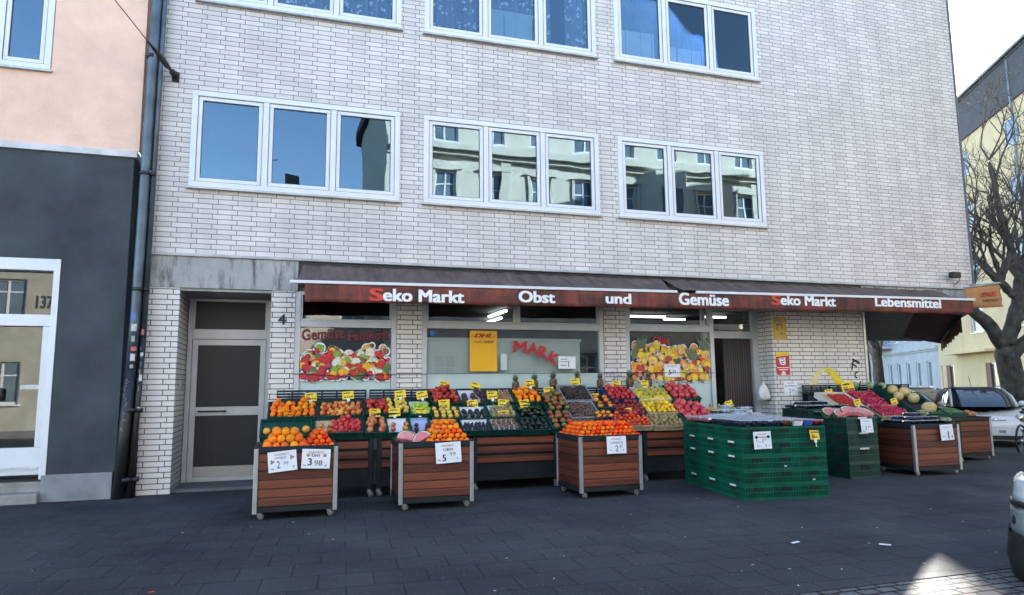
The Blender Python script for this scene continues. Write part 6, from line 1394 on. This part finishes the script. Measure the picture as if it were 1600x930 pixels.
psign((4.20, -2.535, .80), .33, .265, 0, 'white price sign reading Clementin 2,49 on the third cart', [AN, ('CLEMENTIN', -.32, .56, .64, .13, GREYINK, .0), ('2', -.07, .13, .14, .34, INK, .0), ('49', .12, .33, .18, .16, GREYINK, .0), ('kg.', -.38, .20, .12, .13, GREYINK, .0), ('€', .32, .14, .06, .12, GREYINK, .01)])
s = psign((5.84, -3.425, .865), .31, .255, 1, 'white price sign for blueberries on the front of the big green stack', [AN, ('Heidelbeeren', -.22, .64, .48, .08, INK, .01), ('1', -.36, .38, None, .18, INK, .01), ('Schale', -.24, .38, .16, .08, GREYINK, 0), ('1', .0, .33, None, .24, INK, .01), ('99', .10, .46, .12, .12, GREYINK, 0), ('2', -.34, .12, None, .14, INK, .01), ('Stück', -.24, .12, .16, .08, GREYINK, 0), ('3', .13, .10, None, .16, INK, .01), ('€', .33, .12, .05, .10, INK, .02)])
for x in (-.09, .09):
    q = MB()
    for a in range(4): q.lathe([(.012, 0), (.001, .001)], 8, 0, Matrix.Translation((x+.014*math.cos(a*1.6), -.003, -.069+.012*math.sin(a*1.6))) @ Matrix.Rotation(R(90), 4, 'X'))
    q.build('berry_picture', INK, s)
psign((8.70, -2.225, .915), .27, .25, 1, 'white price sign reading 2,99 on the dark crate stack under the watermelon', [('ANGEBOT', -.30, .80, .6, .08, GREYINK, .0), ('2', -.18, .22, .14, .26, INK, .02), ('99', .06, .33, .22, .15, GREYINK, .0), ('Kg', -.40, .10, .18, .10, INK, .01), ('€', .32, .12, .05, .10, INK, .01)])
psign((10.13, -2.395, .80), .31, .29, 2, 'white price sign reading 1 on the cart with the endive', [('ANGEBOT', -.30, .76, .56, .09, GREYINK, .0), ('Stk.', -.38, .22, .22, .12, GREYINK, .0), ('1', .05, .10, None, .46, INK, .02), ('€', .30, .13, .10, .16, INK, .02)])

# ---------------------------------------------------------------- notices, pictures and stickers on glass and wall
def poster(nm, lab, cat, x0, x1, z0, z1, y, m_, th=.004):
    q = MB(); q.box(x0, x1, y-th, y, z0, z1); o = q.build(nm, m_); return tag(o, lab, cat)
PY = .008
o = poster('parcel_poster', 'plain yellow orange parcel shop poster inside the frosted middle window', 'poster', 2.82, 3.29, 1.73, 2.40, PY, pm('amber_poster', (.82, .42, .012), .5, .04, 3))
text('DHL', REDINK, (2.90, PY-.007, 2.29), w=.30, h=.062, parent=o, bold=.06, shear=.4)
q = MB()
for z in (2.297, 2.315): q.box(2.84, 2.89, PY-.0065, PY-.005, z, z+.006); q.box(3.21, 3.27, PY-.0065, PY-.005, z, z+.006)
q.build('red_stripes', REDINK, o)
text('PAKET', pm('brown_ink', (.30, .13, .02), .6, .1, 5), (2.90, PY-.007, 2.195), w=.165, h=.042, parent=o); text('SHOP', INK, (3.075, PY-.007, 2.195), w=.15, h=.042, parent=o, bold=.02)
o = poster('window_notice', 'pale notice sheet hanging on the glass beside the amber poster', 'notice', 3.35, 3.46, 1.75, 2.02, PY, pm('faint_paper', (.55, .60, .60), .8, .1, 8))
o = poster('window_notice', 'white price notice overlapping the red arched lettering', 'notice', 4.38, 4.70, 1.77, 1.98, PY-.006, PAPER)
text('1', INK, (4.56, PY-.013, 1.80), h=.1, parent=o); q = MB(); stroke(q, [(4.42, 1.93), (4.55, 1.935)], [.012, .012], PY-.0115); stroke(q, [(4.41, 1.89), (4.58, 1.892)], [.012, .012], PY-.0115); stroke(q, [(4.42, 1.83), (4.52, 1.83)], [.014, .014], PY-.0115); q.build('lettering', GREYINK, o, recalc=False)
# arched red word, letter by letter along its arc, with slab feet
t = thing('window_lettering', 'red arched word Markt painted on the middle shop window', 'lettering', (0, 0, 0))
for ch, x, z, wd, a in (('M', 3.59, 2.05, .21, 3), ('A', 3.83, 2.03, .17, 9), ('R', 4.00, 1.985, .16, 18), ('K', 4.18, 1.905, .17, 27), ('T', 4.345, 1.81, .14, 35)):
    M_ = Matrix.Translation((x, PY, z)) @ Matrix.Rotation(R(a), 4, 'Y')
    o = text(ch, pm('red_film', (.50, .012, .02), .45, .08, 5), (x, PY, z), w=wd, h=.19, parent=t, bold=.035, rot=(R(90), R(a), 0)); o.name = 'letter'
    o.rotation_euler = (M_ @ Matrix.Rotation(R(90), 4, 'X')).to_euler()
    q = MB()
    for fx in {'M': (.0, .21), 'A': (.01, .16), 'R': (.02, .15), 'K': (.02, .155), 'T': (.07,)}[ch]: q.box(fx-.026, fx+.026, -.0006, -.0001, -.004, .018, M=M_)
    for fx in {'M': (.0, .21), 'A': (), 'R': (.005,), 'K': (.01, .145), 'T': ()}[ch]: q.box(fx-.018, fx+.018, -.0006, -.0001, .175, .194, M=M_)
    if ch == 'T':
        for fx in (.008, .132): q.box(fx-.012, fx+.012, -.0006, -.0001, .13, .19, M=M_)
    q.build('letter_feet', MATS['red_film'], o).matrix_parent_inverse = (Matrix.Translation(o.location) @ o.rotation_euler.to_matrix().to_4x4()).inverted()
# round sticker
q = MB(); q.lathe([(.05, 0), (.05, .003)], 20, 0, Matrix.Translation((2.20, PY, 2.345)) @ Matrix.Rotation(R(90), 4, 'X')); tag(q.build('round_sticker', pm('sticker_blue', (.25, .40, .52), .5, .3, 40)), 'small round blue sticker in the upper corner of the middle window', 'sticker')
# the printed vegetable and fruit pictures on the outer windows
def picture(nm, lab, x0, x1, zb, prof, pal, n_, seed):
    """a flat printed film: overlapping printed shapes with a white cut-out rim"""
    t = thing(nm, lab, 'window picture', (0, 0, 0)); rr = random.Random(seed)
    names = [k for k, *_ in pal]; cols = [q_[1] for q_ in pal]; K = len(pal)
    ms = [pm('print_'+k, c_, .45, .22, 25) for k, c_ in zip(names, cols)]; shades = [pm('print_dark_'+k, sc(c_, .5), .45, .2, 25) for k, c_ in zip(names, cols)]; lights = [pm('print_light_'+k, tuple(min(.85, v*1.12+.01) for v in c_), .45, .1, 25) for k, c_ in zip(names, cols)]
    rim = MB(); lay = MB(); blobs = []; bag = [i for i, q_ in enumerate(pal) for _ in range(q_[5])]
    for i in range(n_):
        k = rr.choice(bag); r = rr.uniform(pal[k][2], pal[k][3]); x = rr.uniform(x0+.02, x1-.02); top = prof((x-x0)/(x1-x0)); z = top-(top-zb)*(i/n_)+rr.uniform(-.04, .03)
        blobs.append((min(max(x, x0+r*.5), x1-r*.5), min(max(z, zb+r*.5), top), r, k))
    for i, (x, z, r, k) in enumerate(blobs):
        y = PY-.0012-.00004*i; sx = rr.uniform(.85, 1.15); jag = pal[k][4]; n_v = 16 if jag else 12; ph = rr.uniform(0, 6)
        wob_ = [1+(rr.uniform(-jag, jag) if jag else .05*math.sin(3*v+ph)) for v in range(n_v)]
        def pt(s_, yy, ox=0., oz=0.): return [(min(max(x+ox+r*s_*sx*math.cos(ph+6.283*v/n_v)*wob_[v], x0), x1), yy, max(z+oz+r*s_*math.sin(ph+6.283*v/n_v)*wob_[v], zb-.05)) for v in range(n_v)][::-1]
        rim.poly(pt(1.0, PY-.0006) if not jag else pt(1.1, PY-.0006), 0); lay.poly(pt(1.0, y), k+K); lay.poly(pt(.88, y-.00001, -r*.04, r*.06), k)
        for _ in range(15 if jag else 1):
            a_ = rr.uniform(0, 6.28); d_ = rr.uniform(.1, .65)*r if jag else r*.3; a_ = a_ if jag else 2.2; s2 = .22 if jag else .24
            lay.poly(pt(s2, y-.000013-.0000008*_, math.cos(a_)*d_, math.sin(a_)*d_), k+2*K if _ % 2 or not jag else k) if 1 else lay.poly(pt(s2, y-.000016, math.cos(a_)*d_, math.sin(a_)*d_), k+2*K)
    for x, z, r, k in blobs:      # the white cut-out line round the whole heap
        rim.poly([(min(max(x+(r+.022)*math.cos(6.283*v/14), x0), x1), PY-.0003, max(z+(r+.022)*math.sin(6.283*v/14), zb-.06)) for v in range(14)][::-1], 0)
    rim.build('white_rim', PAPER, t, recalc=False); lay.build('print', ms+shades+lights, t, recalc=False)
    return t
vegp = [('tomato_red', (.60, .018, .018), .04, .062, 0, 7), ('pepper_red', (.46, .012, .015), .045, .07, 0, 5), ('pepper_yellow', (.82, .38, .01), .05, .075, 0, 3), ('cauliflower', (.70, .66, .52), .06, .09, .10, 2), ('lettuce', (.20, .36, .03), .045, .07, .22, 2), ('broccoli', (.07, .17, .04), .04, .07, .16, 2), ('radish', (.55, .03, .13), .025, .04, 0, 4), ('carrot', (.76, .28, .05), .03, .05, 0, 1), ('cucumber', (.03, .06, .025), .03, .06, 0, 1)]
t1 = picture('vegetable_picture', 'printed picture of mixed vegetables on the first shop window', .145, 1.525, 1.62, lambda f: 1.98+.17*math.exp(-((f-.28)/.13)**2)+.18*math.exp(-((f-.83)/.13)**2), vegp, 190, 21)
o = text('Gemüse', pm('dull_red_film', (.17, .012, .022), .5, .1, 5), (.17, PY, 2.215), w=.63, h=.165, parent=t1, bold=.03, rot=(R(90), R(-4), 0))
o = text('Feinkost', MATS['dull_red_film'], (.86, PY, 2.205), w=.65, h=.15, parent=t1, bold=.03, rot=(R(90), R(-4), 0))
frp = [('orange', (.80, .28, .02), .05, .075, 0, 4), ('lemon', (.82, .56, .03), .05, .08, 0, 4), ('peach', (.76, .38, .18), .05, .07, 0, 3), ('apple', (.50, .04, .05), .04, .065, 0, 3), ('grape', (.20, .02, .06), .022, .035, 0, 5), ('pear', (.52, .52, .06), .05, .07, 0, 2), ('mango', (.78, .44, .05), .06, .09, 0, 2), ('kiwi', (.10, .07, .03), .035, .05, 0, 2), ('banana', (.80, .60, .10), .05, .09, .05, 2)]
t2 = picture('fruit_picture', 'printed picture of mixed fruit on the shop window beside the door', 5.765, 7.395, 1.57, lambda f: 2.17+.05*math.sin(f*9), frp, 210, 22)
text('Obst', pm('red_film', (.52, .012, .02)), (6.22, PY, 2.215), w=.33, h=.13, parent=t2, bold=.03)
for x, z, a in ((6.02, 2.15, 35), (7.22, 2.12, -30), (6.95, 1.95, -35), (5.84, 1.95, 40)):
    q = MB(); rr = random.Random(int(x*10))
    for k in range(15):
        b_ = R(90+a+(k-7)*9); L = rr.uniform(.16, .27); d = Vector((math.cos(b_), 0, math.sin(b_))); w_ = Vector((-d.z, 0, d.x))*.018; p = Vector((x, PY-.013-.0001*k, z))
        pts = [p-w_, p+w_, p+d*L*.6+w_*.8, p+d*L, p+d*L*.6-w_*.8]; q.poly([(min(max(v.x, 5.77), 7.39), v.y, min(v.z, 2.40)) for v in pts], k % 2)
    q.build('pineapple_leaves', [pm('print_leaf', (.05, .085, .05), .5, .3, 20), pm('print_leaf_pale', (.16, .20, .14), .5, .3, 20)], t2, recalc=False)
o = poster('window_notice', 'white price notice reading 5 stuck on the fruit picture', 'notice', 6.42, 6.74, 1.62, 1.85, PY-.016, PAPER)
text('5', INK, (6.50, PY-.023, 1.665), h=.085, parent=o, bold=.02); text('99', GREYINK, (6.58, PY-.023, 1.695), h=.05, parent=o); text('ANGEBOT', PINKINK, (6.46, PY-.023, 1.80), w=.22, parent=o)
# wall notices
o = poster('wall_notice', 'yellow notice with a brown parcel symbol, topmost on the brick pier', 'notice', 8.79, 9.09, 2.31, 2.76, -.003, pm('dull_yellow_poster', (.60, .40, .08), .6, .1, 5))
q = MB(); q.box(8.87, 9.00, -.0085, -.0072, 2.60, 2.625); q.box(8.87, 8.895, -.0085, -.0072, 2.50, 2.5995); q.box(8.975, 9.0, -.0085, -.0072, 2.53, 2.5995); q.box(8.95, 9.0, -.0085, -.0072, 2.42, 2.44); q.build('symbol', pm('brown_ink', (.22, .05, .02)), o)
q = MB()
for k in range(4): stroke(q, [(8.81, 2.735-k*.025), (8.98+.02*(k % 2), 2.735-k*.025)], [.01, .01], -.0082)
q.build('lettering', GREYINK, o, recalc=False)
o = poster('wall_notice', 'red notice with a yellow top and white emblem on the brick pier', 'notice', 8.82, 9.12, 1.65, 2.08, -.003, pm('red_poster', (.56, .02, .035), .5, .08, 5))
q = MB(); q.prism([(8.82, -.0072, 2.08), (9.12, -.0072, 2.08), (9.12, -.0072, 2.02), (8.82, -.0072, 1.99)], (0, -.001, 0)); q.build('yellow_top', pm('notice_yellow', (.78, .52, .02), .5, .1, 5), o)
q = MB(); q.prism([(8.88, -.0072, 1.965), (9.03, -.0072, 1.98), (9.03, -.0072, 1.85), (8.99, -.0072, 1.83), (8.91, -.0072, 1.85)], (0, -.001, 0)); q.build('white_emblem', PAPER, o)
q = MB(); q.box(8.93, 9.02, -.0085, -.0072, 1.65, 1.70); q.box(8.95, 8.99, -.0085, -.0072, 1.695, 1.72); q.build('white_footer', PAPER, o)
q = MB(); stroke(q, [(8.92, 1.95), (8.98, 1.96), (9.0, 1.90), (8.93, 1.90), (8.95, 1.86), (9.0, 1.87)], [.014]*6, -.0094); q.build('emblem_lines', GREYINK, o, recalc=False)
q = MB(); stroke(q, [(8.83, 1.785), (9.11, 1.785)], [.014, .014], -.0085); stroke(q, [(8.87, 1.745), (9.07, 1.745)], [.016, .016], -.0085); q.build('lettering', PAPER, o, recalc=False)
o = poster('wall_notice', 'white price sheet, lowest on the brick pier', 'notice', 8.97, 9.27, 1.27, 1.52, -.003, PAPER)
text('2', INK, (9.07, -.0095, 1.31), h=.075, parent=o); text('49', GREYINK, (9.13, -.0095, 1.33), h=.045, parent=o); text('Kg', GREYINK, (9.0, -.0095, 1.30), h=.03, parent=o); text('€', GREYINK, (9.22, -.0095, 1.31), h=.03, parent=o)
q = MB(); stroke(q, [(9.05, 1.44), (9.19, 1.44)], [.016, .016], -.0085); stroke(q, [(9.04, 1.49), (9.20, 1.49)], [.012, .012], -.0085)
for x in (9.01, 9.23): q.box(x-.012, x+.012, -.0085, -.0072, 1.425, 1.45)
q.build('lettering', GREYINK, o, recalc=False)
# plastic bag hanging at the door reveal
t = thing('plastic_bag', 'crumpled white plastic bag hanging on the wall beside the shop door', 'bag', (8.60, .12, 1.17))
q = MB(); k = 20; prof = [(.02, 0), (.125, .015), (.14, .06), (.13, .14), (.105, .22), (.06, .28), (.03, .31), (.045, .35)]
ring = []
for r_, z in prof:
    for i in range(k):
        a = 2*math.pi*i/k; f = 1+.10*math.sin(5*a+z*20)+.07*math.sin(9*a-z*33); ring.append((r_*f*math.cos(a), r_*f*.55*math.sin(a), z+.01*math.sin(4*a)))
q.add(ring, [(i*k+j, i*k+(j+1) % k, (i+1)*k+(j+1) % k, (i+1)*k+j) for i in range(len(prof)-1) for j in range(k)], 0, True); q.poly(ring[:k][::-1])
q.build('bag_body', pm('white_plastic', (.62, .62, .58), .4, .12, 9, 30, .4), t, recalc=False)
q = MB(); q.tube([(0, 0, .33), (.02, 0, .40), (.10, .02, .41)], .008, 5); q.build('loop', WHITE, t)
# litter flecks and a few scraps on the paving
q = MB(); rr = random.Random(9)
for _ in range(45):
    x, y = rr.uniform(-3, 8.5), rr.uniform(-6.8, -2.8); s_ = rr.uniform(.006, .02); a = rr.uniform(0, 3.1); c_, d_ = math.cos(a)*s_, math.sin(a)*s_
    q.prism([(x-c_, y-d_, .001), (x+d_*.5, y-c_*.5, .001), (x+c_, y+d_, .001), (x-d_*.5, y+c_*.5, .001)], (0, 0, .003))
o = q.build('litter', pm('litter_scrap', (.42, .42, .42), .8, .2, 9)); tag(o, 'tiny pale scraps of litter scattered over the paving', 'litter', kind='stuff')
for x, y, a, lab in ((4.55, -5.55, .3, 'white paper scrap beside the patch of sunlight'), (5.25, -5.9, -.8, 'white paper scrap lying in the patch of sunlight')):
    q = MB(); q.box(-.05, .05, -.015, .015, .001, .006); o = q.build('paper_scrap', PAPER, None, (x, y, 0), (0, 0, a)); tag(o, lab, 'litter')
q = MB(); q.box(-.02, .02, -.012, .012, .001, .006); tag(q.build('bottle_cap', pm('red_cap', (.5, .03, .03), .5, .1, 5), None, (-.92, -5.3, 0), (0, 0, .4)), 'small red scrap on the paving near the kerb', 'litter')
